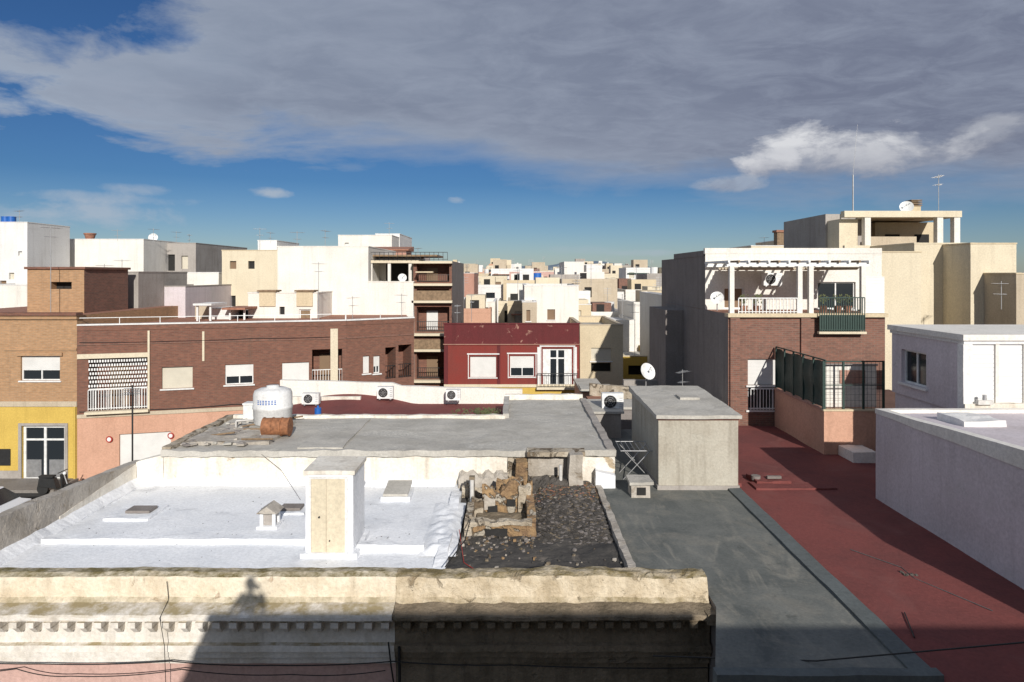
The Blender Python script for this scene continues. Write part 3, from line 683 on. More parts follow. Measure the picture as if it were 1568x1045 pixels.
for i in range(8): f.cyl('wire_mesh','raild',(xl+.06,yf+.045,5.62+i*.19),(xr,yf+.045,5.62+i*.19),.005,seg=4,cap=False)
f.done()
b=B('terrace_partition_wall'); b.box('panels','white',xl+.2,xr,23.1,23.2,5.5,6.9); b.box('panels','salmon',xl+.75,xl+1.6,23.06,23.097,6.3,6.75); b.box('panels','grey',xl+.15,xr+.05,23.08,23.22,6.903,6.95); b.done()
b=B('plastic_chair'); qx,qy=xl+.2,23.4
b.box('seat','frame',qx,qx+.45,qy,qy+.45,5.93,5.97); b.box('backrest','frame',qx,qx+.45,qy+.42,qy+.46,5.97,6.4)
for (a,c) in ((0,0),(.4,0),(0,.4),(.4,.4)): b.box('legs','frame',qx+a,qx+a+.05,qy+c,qy+c+.05,5.5,5.93)
b.done()

# ------------------------------------------------------------------ right: brick apartment with pergola terrace
bx=8.55; bf=27.0; xr2=X(1355,27)
q=B('brick_apartment_building')
pF0,pF1=(bx,bf),(xr2,bf)
wall(q,pF0,pF1,3.0,8.42,'brickr',conv(pF0,pF1,[(1145,1190,550,590,'shutw'),(1145,1186,592,628,'win'),(1232,1300,560,600,'dark')]))
wall(q,(bx,39),pF0,0,8.42,'greyd'); q.face('roof','terra',[(bx,bf,8.42),(xr2,bf,8.42),(xr2,39,8.42),(bx,39,8.42)])  # left wall dark grey, not brick: its shade put into the colour
wall(q,pF1,(xr2,39),0,8.42,'brickr')
Fb,Lb=frame(pF0,pF1)
for a in (1118,1226): 
    u,_=on_wall(pF0,pF1,a); q.ub('brick_piers','brickr',Fb,u-.02,u+.35,0,.10,3.0,8.3)
q.ub('balcony_slab','cream',Fb,-.05,Lb+.05,-.3,.16,8.30,8.45)
u0,_=on_wall(pF0,pF1,1130);u1,_=on_wall(pF0,pF1,1220); rail(q,'rail',Fb,u0,u1,8.45,8.45+.62,.06,.13,.014)
u0,_=on_wall(pF0,pF1,1148);u1,_=on_wall(pF0,pF1,1186); rail(q,'rail',Fb,u0,u1,Z(627,27),Z(594,27),.12,.12,.012)
u0,_=on_wall(pF0,pF1,1250);u1,_=on_wall(pF0,pF1,1318); rail(q,'railg',Fb,u0,u1,7.75,8.45+.65,.30,.09,.014); q.ub('balcony_slab','cream2',Fb,u0-.05,u1+.05,.17,.36,7.66,7.75)
q.ub('balcony_panel','railg',Fb,u0,u1,.26,.28,7.8,8.4)
pu0,pu1=(bx,30.2),(X(1350,30.2),30.2)
wall(q,pu0,pu1,8.43,10.9,'white',conv(pu0,pu1,[(1108,1140,440,474,'door-shutb'),(1252,1310,432,474,'win')]))
wall(q,(bx,39),pu0,0+8.43,10.8,'greyd')  # left face of the white storey darkened in its colour for shade
q.face('upper_roof','concrete',[(bx,30.2,10.85),(pu1[0],30.2,10.85),(pu1[0],36,10.85),(bx,36,10.85)])
Fu,Lu=frame(pu0,pu1); q.ub('upper_parapet','white',Fu,-.02,Lu,-.2,.02,10.9,11.15)
q.box('upper_parapet','greyd',bx-.02,bx+.2,30.41,36,10.8,11.05)  # left run takes the same painted shade
q.box('side_projection','greyd',bx-.9,bx-.001,34.0,38,0,8.2)
q.done()
pg=B('terrace_pergola')
for a in (1120,1224,1241,1321):
    x=X(a,27.1); pg.box('posts','white',x-.09,x+.09,27.02,27.2,8.45,Z(408,27.1)-.003)
zt=Z(408,27.1)
pg.box('beams','rail',X(1112,27.1),X(1330,27.1),27.03,27.19,zt,zt+.14)
pg.box('beams','rail',X(1112,27.1),X(1330,27.1),29.9,30.05,zt,zt+.14)
for i in range(15):
    x=X(1114,27.1)+i*(X(1328,27.1)-X(1114,27.1))/14; pg.box('rafters','wood' if i%2 else 'rail',x-.04,x+.04,26.9,30.18,zt+.143,zt+.23)
def fold(a0,a1):
    xa,xb=X(a0,27.3),X(a1,27.3); n=24; vs=[];fs=[]
    for i in range(n+1):
        y=27.3+2.6*i/n; z=zt-.03-.11*abs(math.sin(i*math.pi/4)); vs+=[(xa,y,z),(xb,y,z)]
    for i in range(n): fs.append((2*i,2*i+1,2*i+3,2*i+2))
    pg.mesh('retracted_awning','beige',vs,fs)
fold(1130,1215); fold(1248,1316)
pg.box('privacy_panel','louv',X(1318,27.1)+.1,xr2,27.04,27.1,8.46,9.9)
pg.done()
ac_unit(X(1172,29.6),29.8,9.45,.8,.6)
dish(X(1098,29),29,8.45,.28,-.3,.5)
b=B('terrace_planters')
for a in (1140,1160,1262,1285,1300):
    x=X(a,27.5); b.cyl('pots','terra',(x,27.6,8.45),(x,27.6,8.72),.12,.16,seg=12)
    for i in range(40):
        an=rs.uniform(0,6.28); h=rs.uniform(.1,.45); r=rs.uniform(.02,.2); px_,py_=x+r*math.cos(an),27.6+r*math.sin(an); s=.03
        b.face('leaves','weed',[(px_-s,py_,8.7+h),(px_+s,py_-s,8.7+h),(px_+s*.3,py_+s,8.7+h+.06)])
b.done()
sbld('cream_stepped_building',1345,1410,385,31,8,'cream2',cop='cream')
sbld('cream_tower_building',1400,1486,372,33,9,'cream2',cop='cream2')
sbld('cream_tower_building',1486,1556,372,31,11,'cream2',cop='cream')
sbld('cream_stepped_building',1556,1640,418,29,9,'beige',cop='cream')
q=B('rooftop_terrace_building')
d0=37.0; a,bx1=X(1293,d0),X(1470,d0)
p=rect(a,bx1,d0,d0+9)
wall(q,p[0],p[1],0,Z(386,d0),'cream2'); wall(q,(a,p[3][1]+6),p[0],0,Z(386,d0)+.0,'greyd'); wall(q,p[1],p[2],0,Z(386,d0),'cream2')  # left wall dark grey, not cream: shade put into its colour
zf=Z(386,d0); ztp=Z(326,d0)
q.face('terrace_floor','terra',[(c[0],c[1],zf) for c in p])
q.box('stair_room','grey',X(1252,d0+3),X(1310,d0+3),d0+2,d0+8,zf-1.5,ztp+.1)
q.box('stair_room_front','cream2',X(1293,d0)-.0,X(1322,d0),d0+.6,d0+2,zf+.002,ztp-.3)
q.box('back_room','cream',X(1340,d0+3),X(1440,d0+3),d0+3,d0+8,zf,ztp-.3)
for o in (1355,1400): q.box('openings','dark',X(o,d0+3),X(o+22,d0+3),d0+2.97,d0+3,zf+.1,ztp-1.0)
for o in (1325,1436,1462): q.box('columns','white',X(o,d0),X(o+9,d0),d0+.05,d0+.4,zf,ztp-.25)
q.box('top_frame','cream2',a,bx1+.1,d0,d0+.45,ztp-.24,ztp+.1); q.box('top_frame','cream2',X(1430,d0),bx1+.1,d0+.46,d0+6,ztp-.23,ztp+.09)
q.box('canopy','cream',X(1340,d0),X(1436,d0),d0+.46,d0+6,ztp-.2,ztp-.02)
q.box('terrace_parapet','cream2',a,bx1,d0-.02,d0+.2,zf+.003,zf+.35); q.box('terrace_parapet','beige',X(1350,d0),X(1425,d0),d0+1.3,d0+1.4,zf+.003,zf+.9)
q.done()
b=B('chimney_cowl'); x=X(1403,38); b.box('stack','cream',x-.25,x+.25,38,38.5,ztp,ztp+.45)
for i in range(4): b.box('slats','wood',x-.3,x+.3,37.95,38.55,ztp+.46+i*.1,ztp+.51+i*.1)
b.done()
dish(X(1388,37.5),37.5,ztp,.35,-.5,.3); antenna(X(1437,38),38,ztp,2.2); 
b=B('radio_mast'); x=X(1306,38); b.cyl('mast','metal',(x,38,ztp),(x,38,ztp+2.2),.04,seg=6); b.cyl('whip','metal',(x,38,ztp+2.2),(x+.25,38,ztp+5.0),.014,.008,seg=5); b.done()
sbld('cream_building',1150,1245,376,60,10,'cream2',fr=[(1170,1180,385,395,'hole')])
sbld('cream_building',1205,1240,366,62,8,'beige')
b=B('chimney_cowl'); x=X(1197,60); b.box('stack','wood',x-.4,x+.4,60,60.8,Z(376,60),Z(356,60)); b.box('slats','terra',x-.5,x+.5,59.9,60.9,Z(356,60)+.003,Z(356,60)+.2); b.done()

# ------------------------------------------------------------------ left: yellow-base house
p=[(-30,33),(-21.03,33),(-21.03,45),(-30,45)]
y=B('yellow_orange_corner_house')
up=conv(p[0],p[1],[(32,92,545,583,'half')]); dn=conv(p[0],p[1],[(34,100,652,742,'frdoor'),(-60,-20,545,583,'shut')])
wall(y,p[0],p[1],3.7,8.0,'bricko',up); wall(y,p[0],p[1],.0,3.697,'yellow',[dn[0]])
wall(y,p[1],p[2],0,8.0,'bricko'); wall(y,p[3],p[0],0,8,'bricko')
F,L=frame(p[0],p[1])
y.ub('cornice','brickb',F,-.1,L+.1,-.3,.22,8.0,8.14); y.ub('cornice','bricko',F,-.05,L+.05,-.25,.12,7.82,7.997)
y.ub('string_course','beige',F,0,L+.02,0,.06,3.6,3.85); y.ub('string_course','bricko',F,L-3.5,L,.0,.05,6.3,6.42)
y.ub('shutter_box','bricko',F,up[0][0]-.15,up[0][1]+.15,.0,.1,up[0][3],up[0][3]+.15)
y.face('roof','terra',[(c[0],c[1],8.0) for c in p])
o=dn[0]
y.ub('door_surround','grey',F,o[0]-.15,o[0]-.003,.0,.06,.0,o[3]+.12); y.ub('door_surround','grey',F,o[1]+.003,o[1]+.15,.0,.06,.0,o[3]+.12); y.ub('door_surround','grey',F,o[0]-.002,o[1]+.002,.0,.058,o[3]+.003,o[3]+.12)
y.ub('door_panels','metal',F,o[0]+.1,o[0]+.85,-.16,-.12,.1,1.0);y.ub('door_panels','metal',F,o[1]-.85,o[1]-.1,-.16,-.12,.1,1.0)
y.ub('plinth','grey',F,0,o[0]-.16,.0,.04,0,.5)
y.ub('wall_sign','raild',F,L-3.75,L-3.2,.0,.04,.75,1.55)
y.cyl('drain_pipe','yellow',(-21.1,32.93,.1),(-21.1,32.93,3.6),.06,seg=8)
pp=rect(X(42,35),X(150,35)-.7,35,39)
wall(y,pp[0],pp[1],8.0,10.25,'bricko',conv(pp[0],pp[1],[(77,110,432,443,'dark')]),part='penthouse'); wall(y,pp[1],pp[2],8.0,10.25,'brickr',part='penthouse');wall(y,pp[3],pp[0],8.0,10.25,'bricko',part='penthouse')
y.box('penthouse_cornice','brickb',pp[0][0]-.1,pp[1][0]+.1,34.9,39.1,10.25,10.37)
y.done()
sbld('grey_rendered_house',120,212,416,40,6,'grey',z0=6,cop='grey',pmat='grey')
sbld('grey_rendered_house',212,284,438,43,10,'mauve',cop='grey')
# ------------------------------------------------------------------ left: long brown brick building
w0,w1,w2=(-21.02,33.0),(X(530,36.5),36.5),(X(634,38.8),38.8)
y=B('brown_brick_building')
ops=conv(w0,w1,[(136,226,548,600,'balc-rail'),(248,295,562,595,'shut'),(345,388,558,589,'half'),(432,473,555,585,'shutw'),(478,524,535,588,'balc-rail')])
ops=[(o[0],o[1],o[2] if i not in(0,) else 3.35,o[3],o[4]) for i,o in enumerate(ops)]
wall(y,w0,w1,3.1,7.25,'brickb',ops)
gops=conv(w0,w1,[(183,262,663,720,'shutw'),(300,330,660,725,'door'),(400,470,650,720,'shut')])
gops=[(o[0],o[1],.05,o[3],o[4]) for o in gops]
wall(y,w0,w1,0,3.097,'peach',gops,part='ground_floor')
o2=conv(w1,w2,[(556,566,545,572,'shutw'),(572,582,545,572,'half'),(590,606,532,580,'balc'),(610,630,528,578,'balc')])
wall(y,w1,w2,3.1,7.25,'brickb',o2); wall(y,w1,w2,0,3.097,'cream',part='ground_floor')
wall(y,w2,(w2[0]-2,48),0,7.25,'brickb'); 
y.face('roof','terra',[(w0[0],w0[1],7.25),(w1[0],w1[1],7.25),(w2[0],w2[1],7.25),(w2[0]-2,48,7.25),(-21,46,7.25)])
for (a,c,pf) in ((w0,w1,0),(w1,w2,1)):
    F,L=frame(a,c)
    y.ub('parapet','brickb',F,0,L,-.22,.03+.002*pf,7.253,7.5+.002*pf); y.ub('coping','white2',F,0,L,-.26,.08+.002*pf,7.504,7.57+.002*pf)
    y.ub('bands','beige',F,0,L,0,.05+.002*pf,3.02,3.2)
    y.ub('bands','brickr',F,0,L,0,.04+.002*pf,6.55,6.62)
    n=int(L/1.6)
    for i in range(n+1): y.ub('railings','rail',F,i*L/n-.015,i*L/n+.015,-.12,-.09,7.57,7.85)
    y.ub('railings','rail',F,0,L,-.118,-.092,7.85,7.88)
F,L=frame(w0,w1)
u0,_=on_wall(w0,w1,119);u1,_=on_wall(w0,w1,228); y.ub('bands','cream2',F,u0,u1,.0,.09,Z(548,33.5),Z(541,33.5))
u,_=on_wall(w0,w1,227); y.ub('pilasters','cream2',F,u,u+.09,.0,.12,3.2,7.2)
for a in (506,): 
    u,_=on_wall(w0,w1,a); y.ub('pilasters','cream2',F,u,u+.38,.0,.2,3.2,7.1)
u,_=on_wall(w0,w1,310); y.ub('pilasters','cream2',F,u,u+.1,.0,.05,5.6,7.1)
rail(y,'rail',F,ops[0][0],ops[0][1],3.4,4.4,.08,.11,.014)
for i in range(22):
    uu=ops[0][0]+i*(ops[0][1]-ops[0][0])/22; 
    for k in range(7): y.ub('balcony_lattice','rail',F,uu+(.05 if k%2 else 0),uu+.07+(.05 if k%2 else 0),.02,.04,4.5+k*.2,4.62+k*.2)
y.ub('balcony_slab','cream2',F,ops[0][0]-.1,ops[0][1]+.1,.0,.35,3.22,3.34)
y.done()
def fac(u,k,z,F=F): return (F[0][0]+F[1][0]*u+F[2][0]*k,F[0][1]+F[1][1]*u+F[2][1]*k,z)
cable([fac(.1,.07,3.35),fac(3,.08,3.3),fac(7,.08,3.36),fac(11,.08,3.32),fac(12.3,.08,3.4)],.018,sag=.05)
cable([fac(.1,.07,6.7),fac(4,.06,6.66),fac(8,.06,6.7),fac(12.2,.06,6.68)],.012,sag=.03)
for a in (168,262):
    b=B('no_parking_sign'); u,_=on_wall(w0,w1,a); cx=w0[0]+F[1][0]*u+F[2][0]*.05; cy=w0[1]+F[1][1]*u+F[2][1]*.05
    b.cyl('disc','cabler',(cx,cy,Z(668,34)),(cx-.0,cy-.02,Z(668,34)),.16,seg=16); b.cyl('disc_centre','plasticw',(cx,cy-.02,Z(668,34)),(cx,cy-.03,Z(668,34)),.1,seg=16); b.done()
sbld('white_rooftop_house',380,486,448,42.5,4,'white',z0=6,fr=[(458,476,474,499,'door-wood'),(428,436,470,482,'hole')],cop='white')
b=B('rooftop_chimney'); 
for a,e in ((410,447),(467,447)):
    x=X(a,42.5); b.box('stack','cream',x-.5,x+.5,42.4,43.2,8.0,Z(e,42.4)); b.box('cap','wood',x-.6,x+.6,42.3,43.3,Z(e,42.4)+.002,Z(e,42.4)+.1)
b.done()
sbld('white_rooftop_house',320,352,473,41.5,3,'white2',z0=6,fr=[])
sbld('white_rooftop_house',212,335,417,50,8,'white',z0=0,fr=[(300,318,470,490,'hole')])
b=B('rooftop_shelter'); 
for a in (352,374): b.box('posts','frame',X(a,41)-.05,X(a,41)+.05,41,41.1,7.25,Z(474,41)); 
b.box('roof','terra',X(345,41),X(380,41),40.5,43,Z(474,41),Z(471,41)); b.box('back','dark',X(352,42),X(374,42),42.9,42.95,7.25,Z(475,43)); b.done()
b=B('rooftop_shelter'); 
for a in (302,322): b.box('posts','frame',X(a,40)-.05,X(a,40)+.05,40,40.1,7.25,Z(468,40)); 
b.box('roof','white2',X(298,40),X(326,40),39.8,42,Z(468,40),Z(465,40)); b.box('back','beige',X(300,42),X(322,42),41.9,41.95,7.25,Z(469,42)); b.done()
sbld('white_building',75,220,366,58,10,'white',fr=[(95,101,385,398,'hole')])
sbld('white_building',-60,42,340,52,5,'white2',fr=[(14,22,418,428,'hole'),(28,34,385,392,'hole'),(0,10,430,440,'hole')])
sbld('white_building',-60,42,436,46,5,'white')
sbld('white_building',36,52,345,58,4,'grey')
sbld('brown_grey_building',220,300,372,62,12,'grey',cop='grey',fr=[(234,246,392,415,'hole'),(256,268,390,415,'hole'),(278,288,392,412,'hole')])
sbld('brown_grey_building',296,325,386,74,12,'beige',cop='grey',fr=[(302,308,396,408,'hole')])
sbld('cream_building',340,426,383,50,9,'cream2',fr=[(352,361,453,470,'hole'),(380,390,400,412,'hole'),(352,362,400,412,'hole')],cop='cream')
sbld('white_building',395,424,368,58,6,'white2')
sbld('large_white_building',425,564,377,46,12,'white',cop='white')
sbld('large_white_building',564,633,431,46.0,12,'white',cop='white')
y=B('balcony_apartment_building')
px0,px1=X(633,46.5),X(692,46.5)
fo=[(638,688,405,432,'balc'),(638,688,443,459,'balc-rail'),(638,688,470,508,'balc'),(638,688,520,533,'balc-rail'),(638,688,540,580,'balc')]
P0,P1=(px0,46.5),(px1,46.5)
wall(y,P0,P1,0,Z(400,46.5),'brickb',conv(P0,P1,fo)); wall(y,P1,(px1,58),0,Z(400,46.5),'greyd')
F,L=frame(P0,P1)
for e in (402,436,462,512,536,583): y.ub('slabs','cream2',F,-.05,L+.05,-.1,.5,Z(e,46.5)-.08,Z(e,46.5)+.08)
for e0,e1 in ((436,462),(512,536)): y.ub('balcony_fronts','wood',F,0,L,.3,.38,Z(e1,46.5)+.1,Z(e1,46.5)+.75)
y.ub('window_awning','cream',F,.3,L*.55,.38,1.1,Z(418,46.5),Z(416,46.5))
y.face('roof','terra',[(px0,46.5,Z(400,46.5)),(px1,46.5,Z(400,46.5)),(px1,58,Z(400,46.5)),(px0,58,Z(400,46.5))])
tx0=X(566,48)
y.box('terrace_back','white',tx0,px0,50,56,9,Z(392,50)); y.box('terrace_openings','dark',tx0+.8,tx0+2.4,49.95,50,9.5,Z(402,50))
for a in (568,596,628): y.box('terrace_posts','white',X(a,47)-.1,X(a,47)+.1,47,47.2,9.4,Z(403,47))
y.box('terrace_beam','cream2',tx0,px0+.3,46.9,50,Z(403,47),Z(403,47)+.18); y.box('terrace_top','wood',tx0,px0+1.5,47.5,52,Z(393,47.5),Z(393,47.5)+.12)
F2=((tx0,46.8),(1,0),(0,-1)); rail(y,'raild',F2,0,px0-tx0+2.3,Z(403,47)+.18,Z(403,47)+.75,0,.3,.015)
y.done()
sbld('white_building',518,600,360,62,8,'white',fr=[(528,534,372,380,'hole')],cop='white')
sbld('white_building',575,612,358,66,8,'white2')
b=B('rooftop_tile_shed'); b.box('walls','salmon',X(560,57),X(622,57),57,60,10,Z(384,57)); b.hexa('tile_roof','terra',[(X(556,57),56.8,Z(384,57)),(X(626,57),56.8,Z(384,57)),(X(626,57),60,Z(384,57)),(X(556,57),60,Z(384,57)),(X(556,57),56.8,Z(382,57)),(X(626,57),56.8,Z(382,57)),(X(626,57),60,Z(376,57)),(X(556,57),60,Z(376,57))]); b.done()
# ------------------------------------------------------------------ middle low buildings
b=B('low_whitewashed_outbuilding')
b.box('walls','grey',-10.2,.4,26.4,30,0,4.25)
b.rgrid('roof','roofred',-10.2,.45,26.4,30.0,lambda x,y:4.3+.12*(y-26.4)*max(0,math.sin((x+10)*.55)),.3,False)
b.rbox('rear_wall','white',-10.2,.46,30.0,30.25,3.9,5.2,.4,.02,.8,top=lambda x,y:5.22-.028*(x+10)+(0.12 if x<-5 else 0))
b.rbox('rear_wall','white_old',-10.2,-6.5,29.2,29.4,4.2,4.75,.3,.02,.8)
b.done()
ac_unit(X(578,29.3),29.2,4.62,.68,.55); ac_unit(X(683,29.3),29.2,4.55,.62,.5); ac_unit(X(462,28.3),28.3,4.55,.7,.5)
b=B('weeds')
for c in range(14):
    cx=X(rs.choice([708,722,738,752,744,680]),25.2)+rs.uniform(-.3,.3); cy=25.2+rs.uniform(-.3,.3); 
    for i in range(34):
        a=rs.uniform(0,6.28); h=rs.uniform(.05,.38); r=rs.uniform(.03,.2); s=rs.uniform(.015,.035)
        x,yq,zq=cx+r*math.cos(a),cy+r*math.sin(a),4.6+h
        b.face('weeds','weed',[(x-s,yq,zq),(x+s,yq-s,zq+.02),(x+s*.4,yq+s,zq+.07)])
b.done()
b=B('planter_ledge'); b.rbox('planter_ledge','ruin',-7.0,.0,25.0,25.6,3.9,4.6,.2,.04,1.5); b.done()

# red building
rd=B('dark_red_house'); p=rect(X(680,44),X(887,44),44,54)
zt=Z(527,44); z2=Z(497,44)
fo=conv(p[0],p[1],[(720,760,546,578,'shutw'),(781,818,545,577,'half'),(831,876,534,592,'frdoor')])
wall(rd,p[0],p[1],2.75,zt,'redw',fo); wall(rd,p[0],p[1],0,2.747,'yellow',conv(p[0],p[1],[(700,740,612,650,'dark'),(790,840,610,650,'shut')]))
wall(rd,p[1],p[2],0,zt,'redw'); wall(rd,p[3],p[0],0,zt,'redw')
F,L=frame(p[0],p[1])
rd.ub('parapet','redw2',F,0,L,-.25,.02,zt+.003,z2); rd.ub('cornice','salmon',F,-.05,L+.05,-.1,.10,zt-.04,zt); rd.ub('coping','redw2',F,-.05,L+.05,-.3,.06,z2+.002,z2+.08)
rd.face('roof','roofred',[(c[0],c[1],zt+.02) for c in p])
for o in fo:
    rd.ub('window_surrounds','white2',F,o[0]-.14,o[0]-.09,.0,.05,o[2]-.1,o[3]+.12); rd.ub('window_surrounds','white2',F,o[1]+.09,o[1]+.14,.0,.05,o[2]-.1,o[3]+.12); rd.ub('window_surrounds','white2',F,o[0]-.2,o[1]+.2,.0,.07,o[3]+.12,o[3]+.2)
o=fo[2]; rd.ub('door_pilasters','white2',F,o[0]-.35,o[0]-.15,.0,.06,o[2],o[3]+.1); rd.ub('door_pilasters','white2',F,o[1]+.15,o[1]+.3,.0,.06,o[2],o[3]+.1)
rd.ub('door_pilasters','frame',F,o[0]+.01,o[0]+.5,-.15,-.08,o[2]+.1,o[3]-.1); rd.ub('door_pilasters','frame',F,o[1]-.5,o[1]-.01,-.15,-.08,o[2]+.1,o[3]-.1)
rd.ub('balcony_slab','cream2',F,o[0]-.4,o[1]+.4,.0,.4,o[2]-.15,o[2]); rail(rd,'raild',F,o[0]-.35,o[1]+.35,o[2],o[2]+.9,.36,.22)
rd.ub('string_course','cream2',F,0,L,0,.08,2.72,2.9); 
rd.ub('pilasters','redw2',F,0,.25,0,.05,2.9,zt-.1); rd.ub('pilasters','redw2',F,L*.33+.55,L*.33+.75,0,.05,2.9,zt-.1)
rd.done()
cb=sbld('cream_house',888,954,497,44.3,9,'cream',cop='beige',fr=[(905,936,533,553,'shut'),(905,936,556,570,'dark'),(900,925,590,640,'dark')])
sbld('yellow_house',954,1012,545,52,9,'yellow',cop='cream2',fr=[(962,985,560,575,'dark'),(990,1005,560,572,'hole')])
sbld('white_house',954,1008,518,60,8,'white',fr=[(962,975,525,538,'hole')])
b=B('stone_yard_walls')
b.rbox('walls','ruin',X(903,33),X(975,33),33,33.3,2.5,Z(590,33),.3,.04,1,top=lambda x,y:4.7-.1*(x-3.8)); b.rbox('walls','white_old',X(930,30),X(985,30),30,30.3,2.5,4.3,.3,.04,1); b.rbox('walls','grey',X(955,36),X(1012,36),36,36.4,0,4.4,.3,.02,1)
b.rbox('lean_to_roof','concrete',X(890,35),X(940,35),35,36.6,4.0,4.1,.3,.02,1); b.box('lean_to_roof','terra',X(905,31),X(950,31),30.5,33,4.0,4.1)
b.done()
b=B('pink_rear_outbuilding'); b.box('walls','peach',X(890,38),X(925,38),38,42,0,Z(600,38)); b.box('roof','concrete',X(888,38),X(927,38),37.9,42,Z(600,38)+.002,Z(598,38)+.05); b.done()
dish(X(989,28.5),28.5,4.7,.36,.5,1.2)
b=B('rear_service_block'); b.box('walls','greyd',3.0,8.4,28.3,30,0,4.4); b.box('roof','concrete',2.95,8.45,28.2,30.05,4.402,4.5)
b.box('walls','white_old',6.9,8.3,27.0,28.0,3.9,4.9)
b.done()
# ------------------------------------------------------------------ explicit central mid-ground
sbld('white_building',803,886,437,52,8,'white',fr=[(838,850,474,490,'shutb')])
sbld('white_building',800,822,462,49,3,'beige',fr=[(806,812,475,492,'shutb')])
sbld('white_tower',864,894,401,95,10,'white',fr=[(870,874,425,432,'hole'),(882,886,425,432,'hole')])
sbld('white_tower',898,922,406,100,10,'white2',fr=[(903,907,420,428,'hole')])
sbld('peach_building',780,862,416,120,14,'pink',fr=[(785+i*12,790+i*12,424,432,'hole') for i in range(6)])
sbld('brick_building',796,858,441,78,10,'peach',fr=[(802+i*14,808+i*14,448,456,'hole') for i in range(4)])
sbld('white_building',700,758,462,64,9,'white',fr=[(708+i*16,716+i*16,470,482,'hole') for i in range(3)])
sbld('beige_building',694,726,418,75,9,'salmon',fr=[(700,706,425,433,'hole')])
sbld('white_building',928,1012,447,85,9,'white2',fr=[(935,943,458,466,'hole'),(960,968,458,466,'hole'),(985,993,458,466,'hole')])
sbld('cream_building',855,905,466,60,9,'cream',fr=[(862,870,475,486,'hole'),(882,890,475,486,'hole')])
sbld('white_building',1018,1036,452,46,9,'white')
# ------------------------------------------------------------------ procedural town to the horizon
pal=['white','white','white2','cream2','cream2','cream','white2','beige','peach','beige','grey','brickr','white','cream2','cream']
def hgt(d):
    if d<75: return R.uniform(5.8,8.6)
    if d<120: return R.uniform(7,10.2)
    if d<200: return R.uniform(8.2,10+.0125*d)
    return R.uniform(8.6,10+.0165*d)
def town(d,a0,a1,wmin,wmax):
    x=X(a0,d); xe=X(a1,d)
    while x<xe:
        w=R.uniform(wmin,wmax); dd=R.uniform(7,12); yy=d+R.uniform(-2,2)*d/60; z1=hgt(d); mat=R.choice(pal)
        b=B('town_building'); part='town_building'
        n=max(1,int(w/2.2)); ops=[]
        for k in range(3):
            zz=z1-.9-1.3-k*3
            for i in range(n):
                if R.random()<.72: ops.append(((i+.25)*w/n,(i+.25)*w/n+R.uniform(.8,1.3),zz,zz+R.choice([1.2,1.3,2.0]),'H'))
        us=sorted({0,w}|{o[0] for o in ops}|{o[1] for o in ops}); zs=sorted({0,z1-.4}|{o[2] for o in ops}|{o[3] for o in ops if o[3]<z1-.45})
        ops=[o for o in ops if o[3]<z1-.45]
        for i in range(len(us)-1):
            for j in range(len(zs)-1):
                cu=(us[i]+us[i+1])/2;cz=(zs[j]+zs[j+1])/2
                o=[o for o in ops if o[0]<cu<o[1] and o[2]<cz<o[3]]
                if o: continue
                b.face(part,mat,[(x+us[i],yy,zs[j]),(x+us[i+1],yy,zs[j]),(x+us[i+1],yy,zs[j+1]),(x+us[i],yy,zs[j+1])])
        for o in ops: b.box(part,R.choice(['dark','dark','glass','shut','shutb']),x+o[0],x+o[1],yy+.15,yy+.3,o[2],o[3])
        b.box(part,mat,x+.01,x+w-.01,yy+.31,yy+dd,0,z1-.42)
        b.box(part,mat,x,x+w,yy-.02,yy+.2,z1-.39,z1); b.box(part,mat,x,x+.2,yy+.21,yy+dd,z1-.41,z1-.02); b.box(part,mat,x+w-.2,x+w,yy+.21,yy+dd,z1-.41,z1-.02)
        b.box(part,R.choice(['terra','concrete','roofred','white2']),x+.21,x+w-.21,yy+.21,yy+dd,z1-.41,z1-.30)
        for q in range(R.choice([1,1,2])):
            sw=R.uniform(1.6,3.5); sx=x+R.uniform(.3,max(.4,w-sw-.3)); sy=yy+R.uniform(1,2)+q*3.2; sm=R.choice(pal); b.box(part,sm,sx,sx+sw,sy,sy+3,z1-.3,z1+R.uniform(.8,2.0)); b.box(part,'dark',sx+.4,sx+1.2,sy-.02,sy,z1-.3,z1+.7)
        if R.random()<.35: 
            sx=x+R.uniform(1,w-1); b.cyl(part,R.choice(['plasticw','blue','tank']),(sx,yy+3,z1-.3),(sx,yy+3,z1+.9),.55,seg=12)
        if R.random()<.7:
            sx=x+R.uniform(.5,w-.5); h=R.uniform(1.5,3); b.cyl(part,'metal',(sx,yy+1.5,z1-.3),(sx,yy+1.5,z1+h),.03,seg=4)
            for k in range(3): b.cyl(part,'metal',(sx-.4,yy+1.5,z1+h-.1-k*.25),(sx+.4,yy+1.5,z1+h-.1-k*.25),.02,seg=4)
        if R.random()<.25: b.box(part,R.choice(['awn','terra','cream']),x+.3,x+w*.6,yy-.6,yy-.03,z1-1.2,z1-1.1)
        b.done(); x+=w+R.choice([.01,.02,.02,1.5])
for d,a0,a1,w0_,w1_ in ((60,690,1040,3.5,7),(70,640,1040,3.5,7),(84,640,1050,3.5,7.5),(98,560,1060,4,8.5),(116,300,1250,5,9),(138,200,1250,6,11),(165,600,1100,5,10),(195,600,1100,6,11),(235,500,1150,6,12),(285,600,1100,7,13),(350,600,1100,8,15),(430,550,1150,9,17)):
    town(d,a0,a1,w0_,w1_)
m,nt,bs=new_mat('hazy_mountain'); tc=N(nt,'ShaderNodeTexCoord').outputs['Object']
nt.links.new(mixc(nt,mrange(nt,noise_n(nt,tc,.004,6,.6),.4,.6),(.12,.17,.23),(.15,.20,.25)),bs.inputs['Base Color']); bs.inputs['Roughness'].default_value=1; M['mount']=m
b=B('distant_mountains'); vs=[];fs=[];n=260
